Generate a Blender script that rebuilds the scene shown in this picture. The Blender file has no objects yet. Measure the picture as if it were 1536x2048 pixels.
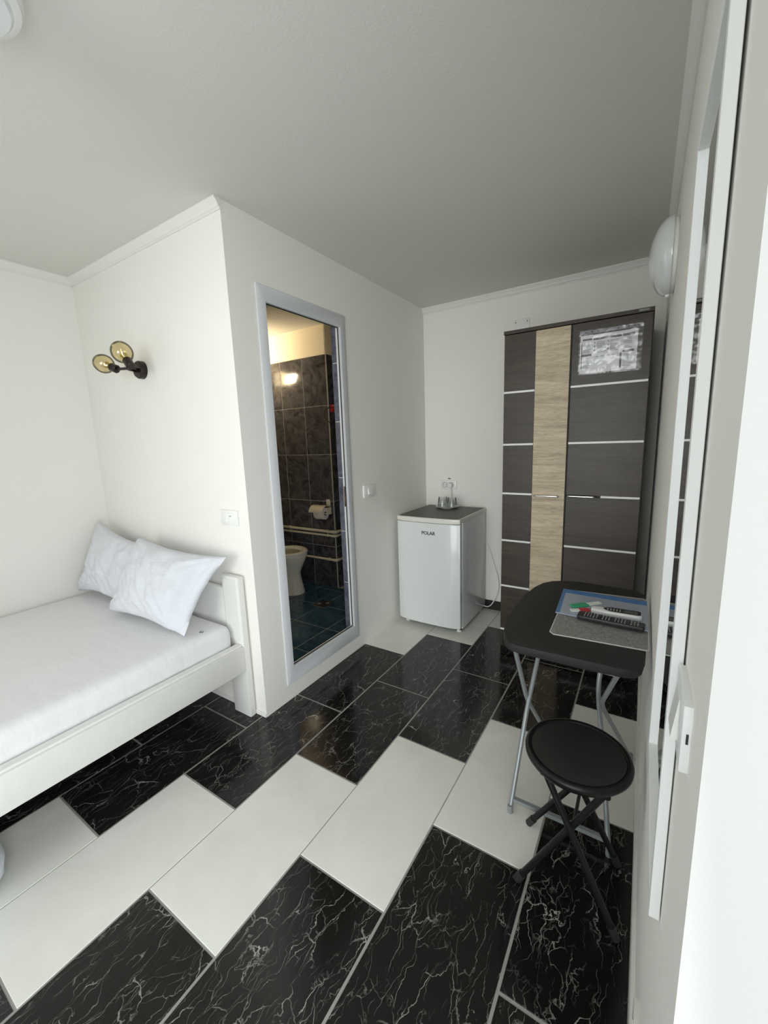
import bpy, bmesh, math, random
from mathutils import Vector, Matrix, noise

# ------------------------------------------------------------------ camera
scene = bpy.context.scene
col = scene.collection
CAM_H = 1.38
FPX, YAW, PITCH, ROLL = 816.877, 32.7393, -9.8275, -1.9973
a, b, c = math.radians(YAW), math.radians(PITCH), math.radians(ROLL)
fw = Vector((-math.sin(a) * math.cos(b), math.cos(a) * math.cos(b), math.sin(b)))
rt = Vector((math.cos(a), math.sin(a), 0))
up = rt.cross(fw)
r2 = rt * math.cos(c) + up * math.sin(c)
u2 = -rt * math.sin(c) + up * math.cos(c)
cam_d = bpy.data.cameras.new('camera')
cam = bpy.data.objects.new('camera', cam_d)
col.objects.link(cam)
cam.matrix_world = Matrix(((r2.x, u2.x, -fw.x, 0), (r2.y, u2.y, -fw.y, 0), (r2.z, u2.z, -fw.z, CAM_H), (0, 0, 0, 1)))
cam_d.sensor_fit = 'VERTICAL'
cam_d.sensor_height = 24
cam_d.sensor_width = 18
cam_d.lens = FPX / 2048 * 24
cam_d.clip_start = 0.01
scene.camera = cam

# ------------------------------------------------------------------ world, lights, exposure
world = bpy.data.worlds.new('world')
scene.world = world
world.use_nodes = True
bg = world.node_tree.nodes['Background']
bg.inputs['Color'].default_value = (0.80, 0.90, 1.0, 1)
bg.inputs['Strength'].default_value = 1.5
vs = scene.view_settings
vs.view_transform = 'Standard'
vs.look = 'None'
vs.exposure = 0.03
vs.gamma = 1.0
vs.use_curve_mapping = False


def area(name, loc, direction, sx, sy, power, colr=(1, 1, 1)):
    d = bpy.data.lights.new(name, 'AREA')
    d.shape = 'RECTANGLE'
    d.size, d.size_y = sx, sy
    d.energy = power
    d.color = colr
    o = bpy.data.objects.new(name, d)
    col.objects.link(o)
    o.location = loc
    o.rotation_euler = Vector(direction).to_track_quat('-Z', 'Y').to_euler()
    return o


# daylight: a window in the left wall, the open glazed front and the entrance on the right (all out of frame)
area('window_daylight', (-2.99, -0.22, 1.25), (1, 0.02, 0.06), 1.1, 1.5, 3.5, (1.0, 0.96, 0.88))
area('terrace_daylight', (0.1, -6.5, 1.5), (-0.03, 1, -0.02), 4.5, 3.0, 300, (1.0, 0.985, 0.94))
area('doorway_daylight', (0.070, -0.17, 1.05), (-1, 0.0, -0.10), 0.56, 1.9, 23, (0.95, 0.985, 1.0))

scene.cycles.max_bounces = 12
scene.cycles.diffuse_bounces = 6
scene.cycles.glossy_bounces = 5
scene.cycles.transparent_max_bounces = 12
scene.cycles.sample_clamp_indirect = 4

# ------------------------------------------------------------------ helpers
random.seed(7)
ORG = {}


def box(bm, x0, x1, y0, y1, z0, z1, bev=0.0, seg=1):
    vs_ = [bm.verts.new((x, y, z)) for x in (x0, x1) for y in (y0, y1) for z in (z0, z1)]
    f = [(0, 1, 3, 2), (4, 6, 7, 5), (0, 4, 5, 1), (2, 3, 7, 6), (0, 2, 6, 4), (1, 5, 7, 3)]
    fs = [bm.faces.new([vs_[i] for i in q]) for q in f]
    if bev > 0:
        es = list({e for q in fs for e in q.edges})
        bmesh.ops.bevel(bm, geom=es, offset=bev, segments=seg, profile=0.5, affect='EDGES')


def prism(bm, pts, z0, z1, m=None, bev=0.0, seg=2):
    lo = [bm.verts.new((x, y, z0)) for x, y in pts]
    hi = [bm.verts.new((x, y, z1)) for x, y in pts]
    n = len(pts)
    fs = [bm.faces.new(lo[::-1]), bm.faces.new(hi)]
    for i in range(n):
        fs.append(bm.faces.new((lo[i], lo[(i + 1) % n], hi[(i + 1) % n], hi[i])))
    allv = set(lo + hi)
    if bev > 0:
        es = list(fs[1].edges) + list(fs[0].edges)
        r = bmesh.ops.bevel(bm, geom=es, offset=bev, segments=seg, profile=0.5, affect='EDGES')
        allv |= set(r['verts'])
    if m is not None:
        bmesh.ops.transform(bm, matrix=m, verts=[v for v in allv if v.is_valid])


def tube(bm, pts, r, seg=10, closed=False):
    pts = [Vector(p) for p in pts]
    n = len(pts)
    rs = r if isinstance(r, (list, tuple)) else [r] * n
    rings = []
    nrm = None
    for i, p in enumerate(pts):
        if closed:
            t = (pts[(i + 1) % n] - pts[i - 1]).normalized()
        elif i == 0:
            t = (pts[1] - p).normalized()
        elif i == n - 1:
            t = (p - pts[-2]).normalized()
        else:
            t = ((pts[i + 1] - p).normalized() + (p - pts[i - 1]).normalized()).normalized()
        if nrm is None:
            nrm = t.orthogonal().normalized()
        else:
            nrm = (nrm - t * nrm.dot(t)).normalized()
        bn = t.cross(nrm)
        rings.append([bm.verts.new(p + (nrm * math.cos(2 * math.pi * k / seg) + bn * math.sin(2 * math.pi * k / seg)) * rs[i]) for k in range(seg)])
    m = n if closed else n - 1
    for i in range(m):
        A, B = rings[i], rings[(i + 1) % n]
        for k in range(seg):
            bm.faces.new((A[k], A[(k + 1) % seg], B[(k + 1) % seg], B[k]))
    if not closed:
        bm.faces.new(rings[0][::-1])
        bm.faces.new(rings[-1])


def bend(pts, rad=0.03, n=5):
    """rounds the corners of a polyline"""
    pts = [Vector(p) for p in pts]
    out = [pts[0]]
    for i in range(1, len(pts) - 1):
        p0, p1, p2 = pts[i - 1], pts[i], pts[i + 1]
        d0 = min(rad, (p0 - p1).length * .45)
        d1 = min(rad, (p2 - p1).length * .45)
        s, e = p1 + (p0 - p1).normalized() * d0, p1 + (p2 - p1).normalized() * d1
        for k in range(n + 1):
            t = k / n
            out.append(s * (1 - t) ** 2 + p1 * 2 * t * (1 - t) + e * t * t)
    out.append(pts[-1])
    return out


def lathe(bm, prof, seg=32, m=None, cap0=True, cap1=True, sx=1.0, sy=1.0):
    rings = []
    new = []
    for r, z in prof:
        ring = [bm.verts.new((r * sx * math.cos(2 * math.pi * k / seg), r * sy * math.sin(2 * math.pi * k / seg), z)) for k in range(seg)]
        rings.append(ring)
        new += ring
    for A, B in zip(rings, rings[1:]):
        for k in range(seg):
            bm.faces.new((A[k], A[(k + 1) % seg], B[(k + 1) % seg], B[k]))
    if cap0:
        bm.faces.new(rings[0][::-1])
    if cap1:
        bm.faces.new(rings[-1])
    if m is not None:
        bmesh.ops.transform(bm, matrix=m, verts=new)


def quad(bm, *p):
    bm.faces.new([bm.verts.new(q) for q in p])


def nb():
    return bmesh.new()


def setp(o, label=None, cat=None, group=None, kind=None):
    if label:
        o['label'] = label
    if cat:
        o['category'] = cat
    if group:
        o['group'] = group
    if kind:
        o['kind'] = kind
    return o


def thing(name, loc, label, cat, group=None):
    o = bpy.data.objects.new(name, None)
    o.empty_display_size = 0.05
    col.objects.link(o)
    o.location = loc
    ORG[o] = Vector(loc)
    return setp(o, label, cat, group)


def obj(name, bm, mat, parent=None, label=None, cat=None, group=None, kind=None, smooth=True, angle=35, fixn=True):
    if fixn:
        bmesh.ops.recalc_face_normals(bm, faces=bm.faces)
    if parent is not None:
        org = ORG[parent]
    elif kind == 'structure':
        org = Vector((0, 0, 0))
    else:
        xs = [v.co for v in bm.verts]
        org = Vector(((min(v.x for v in xs) + max(v.x for v in xs)) / 2, (min(v.y for v in xs) + max(v.y for v in xs)) / 2, min(v.z for v in xs)))
    if org.length > 0:
        bmesh.ops.translate(bm, vec=-org, verts=bm.verts)
    me = bpy.data.meshes.new(name)
    bm.to_mesh(me)
    bm.free()
    if smooth:
        me.polygons.foreach_set('use_smooth', [True] * len(me.polygons))
        me.set_sharp_from_angle(angle=math.radians(angle))
    me.materials.append(mat)
    o = bpy.data.objects.new(name, me)
    col.objects.link(o)
    if parent is not None:
        o.parent = parent
    else:
        o.location = org
    ORG[o] = org
    return setp(o, label, cat, group, kind)


def struct(name, bm, mat, parent=None, **k):
    return obj(name, bm, mat, parent, kind='structure' if parent is None else None, **k)


def dup(root, loc, label=None, group=None):
    r = root.copy()
    col.objects.link(r)
    r.location = loc
    ORG[r] = Vector(loc)
    if label:
        r['label'] = label
    if group:
        r['group'] = group
    for ch in root.children:
        d = ch.copy()
        col.objects.link(d)
        d.parent = r
    return r


# ------------------------------------------------------------------ materials
class NT:
    def __init__(self, name):
        self.m = bpy.data.materials.new(name)
        self.m.use_nodes = True
        self.t = self.m.node_tree
        self.p = self.t.nodes['Principled BSDF']
        self.out = self.t.nodes['Material Output']

    def n(self, typ, **k):
        nd = self.t.nodes.new(typ)
        for key, v in k.items():
            if key.startswith('i_'):
                kk = key[2:]
                nd.inputs[int(kk) if kk.isdigit() else kk.replace('_', ' ')].default_value = v
            else:
                setattr(nd, key, v)
        return nd

    def l(self, x, y):
        self.t.links.new(x, y)


def setin(p, **k):
    for key, v in k.items():
        p.inputs[key.replace('_', ' ')].default_value = v


def plain(name, c_, rough=0.5, metal=0.0, spec=0.5, noise_amt=0.0, nscale=8.0, bump=0.0, bscale=80.0, coat=0.0, stretch=None):
    N = NT(name)
    setin(N.p, Base_Color=(*c_, 1), Roughness=rough, Metallic=metal)
    N.p.inputs['Specular IOR Level'].default_value = spec
    if coat:
        N.p.inputs['Coat Weight'].default_value = coat
        N.p.inputs['Coat Roughness'].default_value = 0.08
    tc = N.n('ShaderNodeTexCoord')
    src = tc.outputs['Object']
    if stretch:
        mp = N.n('ShaderNodeMapping')
        mp.inputs['Scale'].default_value = stretch
        N.l(src, mp.inputs['Vector'])
        src = mp.outputs['Vector']
    if noise_amt > 0:
        nz = N.n('ShaderNodeTexNoise')
        nz.inputs['Scale'].default_value = nscale
        nz.inputs['Detail'].default_value = 4
        N.l(src, nz.inputs['Vector'])
        mx = N.n('ShaderNodeMix', data_type='RGBA')
        mx.inputs[6].default_value = (*[v * (1 - noise_amt) for v in c_], 1)
        mx.inputs[7].default_value = (*[min(1, v * (1 + noise_amt)) for v in c_], 1)
        N.l(nz.outputs['Fac'], mx.inputs[0])
        N.l(mx.outputs[2], N.p.inputs['Base Color'])
    if bump > 0:
        nz = N.n('ShaderNodeTexNoise')
        nz.inputs['Scale'].default_value = bscale
        nz.inputs['Detail'].default_value = 3
        N.l(src, nz.inputs['Vector'])
        bp = N.n('ShaderNodeBump')
        bp.inputs['Strength'].default_value = bump
        bp.inputs['Distance'].default_value = 0.01
        N.l(nz.outputs['Fac'], bp.inputs['Height'])
        N.l(bp.outputs['Normal'], N.p.inputs['Normal'])
    return N.m


def marble(name):
    N = NT(name)
    tc = N.n('ShaderNodeTexCoord')
    oi = N.n('ShaderNodeObjectInfo')
    off = N.n('ShaderNodeVectorMath', operation='SCALE')
    cmb = N.n('ShaderNodeCombineXYZ')
    mlt = N.n('ShaderNodeMath', operation='MULTIPLY')
    mlt.inputs[1].default_value = 37.0
    N.l(oi.outputs['Random'], mlt.inputs[0])
    N.l(mlt.outputs[0], cmb.inputs[0])
    N.l(oi.outputs['Random'], cmb.inputs[1])
    off.inputs['Scale'].default_value = 11.0
    N.l(cmb.outputs[0], off.inputs[0])
    add = N.n('ShaderNodeVectorMath', operation='ADD')
    N.l(tc.outputs['Object'], add.inputs[0])
    N.l(off.outputs[0], add.inputs[1])
    # warp
    wn = N.n('ShaderNodeTexNoise')
    wn.inputs['Scale'].default_value = 11.0
    wn.inputs['Detail'].default_value = 5
    N.l(add.outputs[0], wn.inputs['Vector'])
    ws = N.n('ShaderNodeVectorMath', operation='SCALE')
    ws.inputs['Scale'].default_value = 0.075
    N.l(wn.outputs['Color'], ws.inputs[0])
    ad2 = N.n('ShaderNodeVectorMath', operation='ADD')
    N.l(add.outputs[0], ad2.inputs[0])
    N.l(ws.outputs[0], ad2.inputs[1])
    total = None
    for sc, rot, thr, amt, msc in ((8.0, -0.20, 0.0065, 1.0, 9.0), (17.0, -0.32, 0.0115, 0.75, 13.0), (13.0, 0.45, 0.0078, 0.55, 12.0), (30.0, -0.1, 0.018, 0.4, 16.0)):
        mp = N.n('ShaderNodeMapping')
        mp.inputs['Rotation'].default_value = (0, 0, rot)
        mp.inputs['Scale'].default_value = (1.0, 0.26, 1.0)
        N.l(ad2.outputs[0], mp.inputs['Vector'])
        vo = N.n('ShaderNodeTexVoronoi', feature='DISTANCE_TO_EDGE')
        vo.inputs['Scale'].default_value = sc
        N.l(mp.outputs[0], vo.inputs['Vector'])
        mr = N.n('ShaderNodeMapRange')
        mr.inputs['From Min'].default_value = 0.0
        mr.inputs['From Max'].default_value = thr
        mr.inputs['To Min'].default_value = 1.0
        mr.inputs['To Max'].default_value = 0.0
        N.l(vo.outputs['Distance'], mr.inputs['Value'])
        ms = N.n('ShaderNodeTexNoise')
        ms.inputs['Scale'].default_value = msc
        ms.inputs['Detail'].default_value = 3
        N.l(ad2.outputs[0], ms.inputs['Vector'])
        m2 = N.n('ShaderNodeMapRange')
        m2.inputs['From Min'].default_value = 0.45
        m2.inputs['From Max'].default_value = 0.64
        m2.inputs['To Max'].default_value = amt
        N.l(ms.outputs['Fac'], m2.inputs['Value'])
        mm = N.n('ShaderNodeMath', operation='MULTIPLY')
        N.l(mr.outputs[0], mm.inputs[0])
        N.l(m2.outputs[0], mm.inputs[1])
        if total is None:
            total = mm.outputs[0]
        else:
            mxm = N.n('ShaderNodeMath', operation='MAXIMUM')
            N.l(total, mxm.inputs[0])
            N.l(mm.outputs[0], mxm.inputs[1])
            total = mxm.outputs[0]
    mx = N.n('ShaderNodeMix', data_type='RGBA')
    mx.inputs[6].default_value = (0.0075, 0.0075, 0.007, 1)
    mx.inputs[7].default_value = (0.44, 0.43, 0.40, 1)
    N.l(total, mx.inputs[0])
    N.l(mx.outputs[2], N.p.inputs['Base Color'])
    setin(N.p, Roughness=0.13)
    N.p.inputs['Specular IOR Level'].default_value = 0.42
    return N.m


def cloud_tile(name, c0, c1, rough, scale=6.0, detail=6, warp=1.2):
    N = NT(name)
    tc = N.n('ShaderNodeTexCoord')
    oi = N.n('ShaderNodeObjectInfo')
    mlt = N.n('ShaderNodeMath', operation='MULTIPLY')
    mlt.inputs[1].default_value = 53.0
    N.l(oi.outputs['Random'], mlt.inputs[0])
    add = N.n('ShaderNodeVectorMath', operation='ADD')
    N.l(tc.outputs['Object'], add.inputs[0])
    N.l(mlt.outputs[0], add.inputs[1])
    nz = N.n('ShaderNodeTexNoise')
    nz.inputs['Scale'].default_value = scale
    nz.inputs['Detail'].default_value = detail
    nz.inputs['Roughness'].default_value = 0.6
    nz.inputs['Distortion'].default_value = warp
    N.l(add.outputs[0], nz.inputs['Vector'])
    mr = N.n('ShaderNodeMapRange')
    mr.inputs['From Min'].default_value = 0.32
    mr.inputs['From Max'].default_value = 0.68
    N.l(nz.outputs['Fac'], mr.inputs['Value'])
    mx = N.n('ShaderNodeMix', data_type='RGBA')
    mx.inputs[6].default_value = (*c0, 1)
    mx.inputs[7].default_value = (*c1, 1)
    N.l(mr.outputs[0], mx.inputs[0])
    N.l(mx.outputs[2], N.p.inputs['Base Color'])
    setin(N.p, Roughness=rough)
    return N.m


def wood(name, c0, c1, rough, axis='x', scale=1.0, bump=0.15):
    """grain running along the given axis"""
    N = NT(name)
    tc = N.n('ShaderNodeTexCoord')
    mp = N.n('ShaderNodeMapping')
    mp.inputs['Scale'].default_value = (1.2, 9, 14) if axis == 'x' else (14, 9, 1.2)
    N.l(tc.outputs['Object'], mp.inputs['Vector'])
    n1 = N.n('ShaderNodeTexNoise')
    n1.inputs['Scale'].default_value = 1.6 * scale
    n1.inputs['Detail'].default_value = 5
    n1.inputs['Distortion'].default_value = 1.0
    N.l(mp.outputs[0], n1.inputs['Vector'])
    mp2 = N.n('ShaderNodeMapping')
    mp2.inputs['Scale'].default_value = (9, 60, 130) if axis == 'x' else (130, 60, 9)
    N.l(tc.outputs['Object'], mp2.inputs['Vector'])
    n2 = N.n('ShaderNodeTexNoise')
    n2.inputs['Scale'].default_value = 2.2 * scale
    n2.inputs['Detail'].default_value = 3
    N.l(mp2.outputs[0], n2.inputs['Vector'])
    mm = N.n('ShaderNodeMath', operation='MULTIPLY_ADD')
    mm.inputs[1].default_value = 0.55
    N.l(n2.outputs['Fac'], mm.inputs[0])
    m3 = N.n('ShaderNodeMath', operation='MULTIPLY')
    m3.inputs[1].default_value = 0.6
    N.l(n1.outputs['Fac'], m3.inputs[0])
    N.l(m3.outputs[0], mm.inputs[2])
    mr = N.n('ShaderNodeMapRange')
    mr.inputs['From Min'].default_value = 0.40
    mr.inputs['From Max'].default_value = 0.74
    N.l(mm.outputs[0], mr.inputs['Value'])
    mx = N.n('ShaderNodeMix', data_type='RGBA')
    mx.inputs[6].default_value = (*c0, 1)
    mx.inputs[7].default_value = (*c1, 1)
    N.l(mr.outputs[0], mx.inputs[0])
    N.l(mx.outputs[2], N.p.inputs['Base Color'])
    bp = N.n('ShaderNodeBump')
    bp.inputs['Strength'].default_value = bump
    bp.inputs['Distance'].default_value = 0.004
    N.l(n2.outputs['Fac'], bp.inputs['Height'])
    N.l(bp.outputs['Normal'], N.p.inputs['Normal'])
    setin(N.p, Roughness=rough)
    return N.m


def see_through(name, tint, gloss=0.2, rough=0.03, gcol=(1, 1, 1), fres=1.45):
    N = NT(name)
    tr = N.n('ShaderNodeBsdfTransparent')
    tr.inputs['Color'].default_value = (*tint, 1)
    gl = N.n('ShaderNodeBsdfGlossy')
    gl.inputs['Color'].default_value = (*gcol, 1)
    gl.inputs['Roughness'].default_value = rough
    fr = N.n('ShaderNodeFresnel')
    fr.inputs['IOR'].default_value = fres
    ad = N.n('ShaderNodeMath', operation='ADD', use_clamp=True)
    ad.inputs[1].default_value = gloss
    N.l(fr.outputs[0], ad.inputs[0])
    mx = N.n('ShaderNodeMixShader')
    N.l(ad.outputs[0], mx.inputs[0])
    N.l(tr.outputs[0], mx.inputs[1])
    N.l(gl.outputs[0], mx.inputs[2])
    N.l(mx.outputs[0], N.out.inputs['Surface'])
    return N.m


def emit(name, c_, s):
    N = NT(name)
    N.p.inputs['Emission Color'].default_value = (*c_, 1)
    N.p.inputs['Emission Strength'].default_value = s
    setin(N.p, Base_Color=(*c_, 1))
    return N.m


M = {}
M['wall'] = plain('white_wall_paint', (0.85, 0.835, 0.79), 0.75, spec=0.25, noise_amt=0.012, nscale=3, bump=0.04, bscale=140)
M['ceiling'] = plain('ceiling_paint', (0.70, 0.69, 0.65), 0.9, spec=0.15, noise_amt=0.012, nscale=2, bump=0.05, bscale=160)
M['trim'] = plain('cornice_white', (0.80, 0.79, 0.76), 0.65, spec=0.3)
M['pvc'] = plain('white_pvc', (0.62, 0.64, 0.66), 0.3, noise_amt=0.01)
M['pvc_bright'] = plain('white_frame_plastic', (0.86, 0.87, 0.86), 0.35, noise_amt=0.01)
M['plate'] = plain('switch_plastic', (0.82, 0.82, 0.79), 0.3, noise_amt=0.01)
M['gasket'] = plain('black_rubber', (0.01, 0.01, 0.012), 0.6, noise_amt=0.05)
M['grout'] = plain('grey_grout', (0.30, 0.29, 0.265), 0.9, noise_amt=0.12, nscale=14)
M['marble'] = marble('black_marble_tile')
M['white_tile'] = cloud_tile('pale_stone_tile', (0.72, 0.715, 0.655), (0.80, 0.795, 0.74), 0.30, 4.5, 8, 0.3)
M['bath_wall_tile'] = cloud_tile('grey_cloud_wall_tile', (0.020, 0.0205, 0.026), (0.105, 0.105, 0.118), 0.10, 6.5, 5, 2.2)
M['bath_blue_tile'] = cloud_tile('blue_grey_wall_tile', (0.075, 0.082, 0.115), (0.19, 0.20, 0.255), 0.12, 9, 5, 2.0)
M['bath_floor_tile'] = cloud_tile('teal_floor_tile', (0.014, 0.045, 0.085), (0.045, 0.105, 0.155), 0.14, 9, 6, 2.5)
M['bath_grout'] = plain('pale_grout', (0.42, 0.41, 0.38), 0.8, noise_amt=0.06)
M['bath_paint'] = plain('cream_paint', (0.82, 0.74, 0.58), 0.8, spec=0.2, noise_amt=0.02)
M['dark_wood'] = wood('wenge_laminate', (0.020, 0.0125, 0.008), (0.058, 0.042, 0.026), 0.40, 'x', 1.2, 0.08)
M['oak'] = wood('sonoma_oak_laminate', (0.37, 0.285, 0.19), (0.71, 0.60, 0.44), 0.5, 'x', 1.3, 0.025)
M['edge_dark'] = plain('wenge_edge', (0.012, 0.009, 0.008), 0.5, noise_amt=0.2, nscale=30)
M['edge_oak'] = plain('oak_edge', (0.48, 0.36, 0.25), 0.5, noise_amt=0.1, nscale=30)
M['strip'] = plain('satin_aluminium_strip', (0.86, 0.86, 0.84), 0.3, noise_amt=0.02)
M['chrome'] = plain('brushed_steel', (0.66, 0.66, 0.65), 0.25, metal=1.0, noise_amt=0.03)
M['fridge'] = plain('white_enamel', (0.72, 0.745, 0.74), 0.16, noise_amt=0.012, bump=0.02, bscale=60)
M['fridge_side'] = plain('enamel_side_panel', (0.66, 0.68, 0.68), 0.14, noise_amt=0.015)
M['fridge_trim'] = plain('ivory_rim', (0.74, 0.73, 0.66), 0.3, noise_amt=0.02)
M['fridge_top'] = plain('grey_worktop', (0.115, 0.108, 0.098), 0.5, noise_amt=0.15, nscale=20)
M['black_text'] = plain('black_ink', (0.02, 0.02, 0.02), 0.5, noise_amt=0.05)
M['grey_text'] = plain('grey_ink', (0.11, 0.11, 0.115), 0.6, noise_amt=0.05)
M['pale_ink'] = plain('pale_ink', (0.26, 0.265, 0.28), 0.6, noise_amt=0.05)
M['black_plastic'] = plain('black_plastic', (0.018, 0.018, 0.019), 0.45, noise_amt=0.1)
M['table_top'] = plain('black_textured_tabletop', (0.011, 0.0112, 0.0105), 0.6, noise_amt=0.25, nscale=120, bump=0.25, bscale=420)
M['tube_grey'] = plain('silver_painted_tube', (0.30, 0.32, 0.33), 0.35, metal=0.35, noise_amt=0.04)
M['tube_black'] = plain('black_painted_tube', (0.008, 0.008, 0.008), 0.32, spec=0.3, noise_amt=0.1)
M['seat'] = plain('black_vinyl_seat', (0.013, 0.0125, 0.012), 0.6, noise_amt=0.2, nscale=90, bump=0.12, bscale=300)
M['rubber'] = plain('grey_rubber_foot', (0.22, 0.23, 0.24), 0.6, noise_amt=0.1)
M['placemat'] = plain('speckled_grey_mat', (0.165, 0.165, 0.155), 0.5, noise_amt=2.2, nscale=190)
M['mat_edge'] = plain('pale_mat_edge', (0.62, 0.62, 0.58), 0.5, noise_amt=0.05)
M['page'] = plain('page_under_film', (0.43, 0.47, 0.545), 0.25, noise_amt=0.03)
M['folder'] = plain('frosted_folder', (0.42, 0.48, 0.58), 0.22, noise_amt=0.03)
M['folder_blue'] = plain('blue_folder_band', (0.075, 0.21, 0.47), 0.3, noise_amt=0.08)
M['paper'] = plain('white_paper', (0.78, 0.78, 0.78), 0.7, noise_amt=0.02)
M['green'] = plain('green_plastic', (0.05, 0.42, 0.20), 0.35, noise_amt=0.05)
M['red'] = plain('red_plastic', (0.62, 0.05, 0.06), 0.35, noise_amt=0.05)
M['tag_white'] = plain('white_tag_paper', (0.80, 0.84, 0.80), 0.5, noise_amt=0.03)
M['white_plastic'] = plain('white_plastic', (0.80, 0.80, 0.78), 0.3, noise_amt=0.01)
M['lcd'] = plain('grey_display', (0.12, 0.125, 0.12), 0.15, noise_amt=0.05)
M['button'] = plain('pale_button_print', (0.45, 0.45, 0.45), 0.5, noise_amt=0.05)
M['sheet'] = plain('white_sheet', (0.80, 0.795, 0.80), 0.85, spec=0.2, noise_amt=0.01, nscale=5, bump=0.35, bscale=9, stretch=(1.0, 2.2, 1.0))
M['pillowcase'] = plain('white_pillowcase', (0.69, 0.705, 0.745), 0.85, spec=0.2, noise_amt=0.015, nscale=20, bump=0.30, bscale=26, stretch=(1, 1, 5))
M['bed_paint'] = plain('white_painted_wood', (0.77, 0.765, 0.73), 0.42, noise_amt=0.03, nscale=14, bump=0.12, bscale=30, stretch=(1, 1, 1))
M['quilt'] = plain('pale_quilted_cloth', (0.66, 0.70, 0.74), 0.9, spec=0.1, noise_amt=0.10, nscale=16, bump=0.3, bscale=60)
M['mirror'] = plain('mirror_silver', (0.90, 0.91, 0.90), 0.015, metal=1.0, noise_amt=0.004)
M['opal'] = plain('opal_glass', (0.72, 0.74, 0.74), 0.08, noise_amt=0.01, coat=0.6)
M['porcelain'] = plain('white_porcelain', (0.72, 0.71, 0.66), 0.12, noise_amt=0.015)
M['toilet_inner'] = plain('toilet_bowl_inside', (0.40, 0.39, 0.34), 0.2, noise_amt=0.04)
M['cream_pipe'] = plain('cream_painted_pipe', (0.62, 0.59, 0.47), 0.35, noise_amt=0.05)
M['cream_plastic'] = plain('cream_plastic', (0.66, 0.62, 0.51), 0.25, noise_amt=0.03)
M['tissue'] = plain('white_tissue', (0.74, 0.72, 0.68), 0.9, spec=0.1, noise_amt=0.03, nscale=40)
M['card'] = plain('brown_card', (0.16, 0.10, 0.06), 0.8, noise_amt=0.1)
M['dark_bronze'] = plain('dark_bronze', (0.022, 0.014, 0.013), 0.35, metal=0.3, noise_amt=0.15)
M['gold'] = plain('gold_reflector', (0.62, 0.50, 0.16), 0.18, metal=1.0, noise_amt=0.05)
M['amber'] = see_through('amber_glass', (0.86, 0.79, 0.58), 0.14, 0.02, (1.0, 0.95, 0.80), 1.2)
M['glass'] = see_through('clear_glass', (0.90, 0.91, 0.91), 0.02, 0.05, (1, 1, 1), 1.28)
M['sleeve'] = see_through('clear_plastic_sleeve', (0.95, 0.95, 0.96), 0.05, 0.22, (1, 1, 1), 1.2)
M['pane'] = see_through('window_glass', (0.96, 0.97, 0.97), 0.02, 0.01, (1, 1, 1), 1.45)
M['saucer'] = plain('white_glazed_saucer', (0.66, 0.68, 0.68), 0.2, noise_amt=0.02)
M['warm_lamp'] = emit('warm_lamp_glow', (1.0, 0.80, 0.48), 9.0)
M['terrace'] = plain('terrace_concrete', (0.50, 0.48, 0.44), 0.8, noise_amt=0.1, nscale=6)
M['red_socket'] = plain('red_plug_plastic', (0.45, 0.02, 0.02), 0.4, noise_amt=0.05)
M['rust'] = plain('drain_metal', (0.015, 0.014, 0.014), 0.5, noise_amt=0.3, nscale=60)

# ------------------------------------------------------------------ room dimensions
XL, XP, YS, YB, H = -2.973, -1.563, 1.25, 3.109, 2.397
YF = -1.0


def wx(y):
    return 0.0598 - 0.0044 * (y - 0.42)


RX0, RX1 = wx(0.42), wx(YB + .12)

# ------------------------------------------------------------------ structure
bm = nb(); box(bm, -3.7, 0.31, YF - .12, 3.8, -0.14, -0.0016)
floor = struct('floor', bm, M['grout'])

# floor tiles, running bond: one object each, children of the floor
X0, W, L, GAP = -1.932, 0.34, 0.66, 0.006
WHITE = {(-0): None}


def tile_white(k, y0):
    lo = round(y0, 2)
    if k == 0: return lo < 0.3 and lo > -0.9
    if k == 1: return abs(lo - .153) < .05 or lo > 2.1
    if k == 2: return abs(lo - .483) < .05 or lo > 2.4
    if k == 3: return abs(lo - .813) < .05 or lo > 2.7
    if k == 4: return abs(lo - 1.143) < .05 or lo > 3.0
    if k == 5: return abs(lo - 1.473) < .05
    if k == -1: return lo < -.9
    return False


tile_cache = {}


def tile_mesh(w, l, mat, th=0.008, ch=0.0012, up_='z'):
    key = (round(w, 4), round(l, 4), mat.name, up_)
    if key in tile_cache:
        return tile_cache[key]
    bm = nb()
    if up_ == 'z':
        f = lambda p, q, r: (p, q, r)
    elif up_ == '-y':
        f = lambda p, q, r: (p, -r, q)
    else:
        f = lambda p, q, r: (r, p, q)
    P = []
    for (i, z) in ((0, -th), (0, -ch), (ch, 0)):
        P.append([bm.verts.new(f(x, y, z)) for x, y in ((i, i), (w - i, i), (w - i, l - i), (i, l - i))])
    for A, B in zip(P, P[1:]):
        for j in range(4):
            bm.faces.new((A[j], A[(j + 1) % 4], B[(j + 1) % 4], B[j]))
    bm.faces.new(P[-1])
    bmesh.ops.recalc_face_normals(bm, faces=bm.faces)
    # recalc on an open shell may flip: make the top face outward
    top = max(bm.faces, key=lambda q: q.calc_area())
    n = Vector({'z': (0, 0, 1), '-y': (0, -1, 0), 'x': (1, 0, 0)}[up_])
    if top.normal.dot(n) < 0:
        bmesh.ops.reverse_faces(bm, faces=bm.faces)
    me = bpy.data.meshes.new('tile')
    bm.to_mesh(me); bm.free()
    me.materials.append(mat)
    tile_cache[key] = me
    return me


def put_tile(parent, me, loc):
    o = bpy.data.objects.new('tile', me)
    col.objects.link(o)
    o.parent = parent
    o.location = loc
    return o


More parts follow.
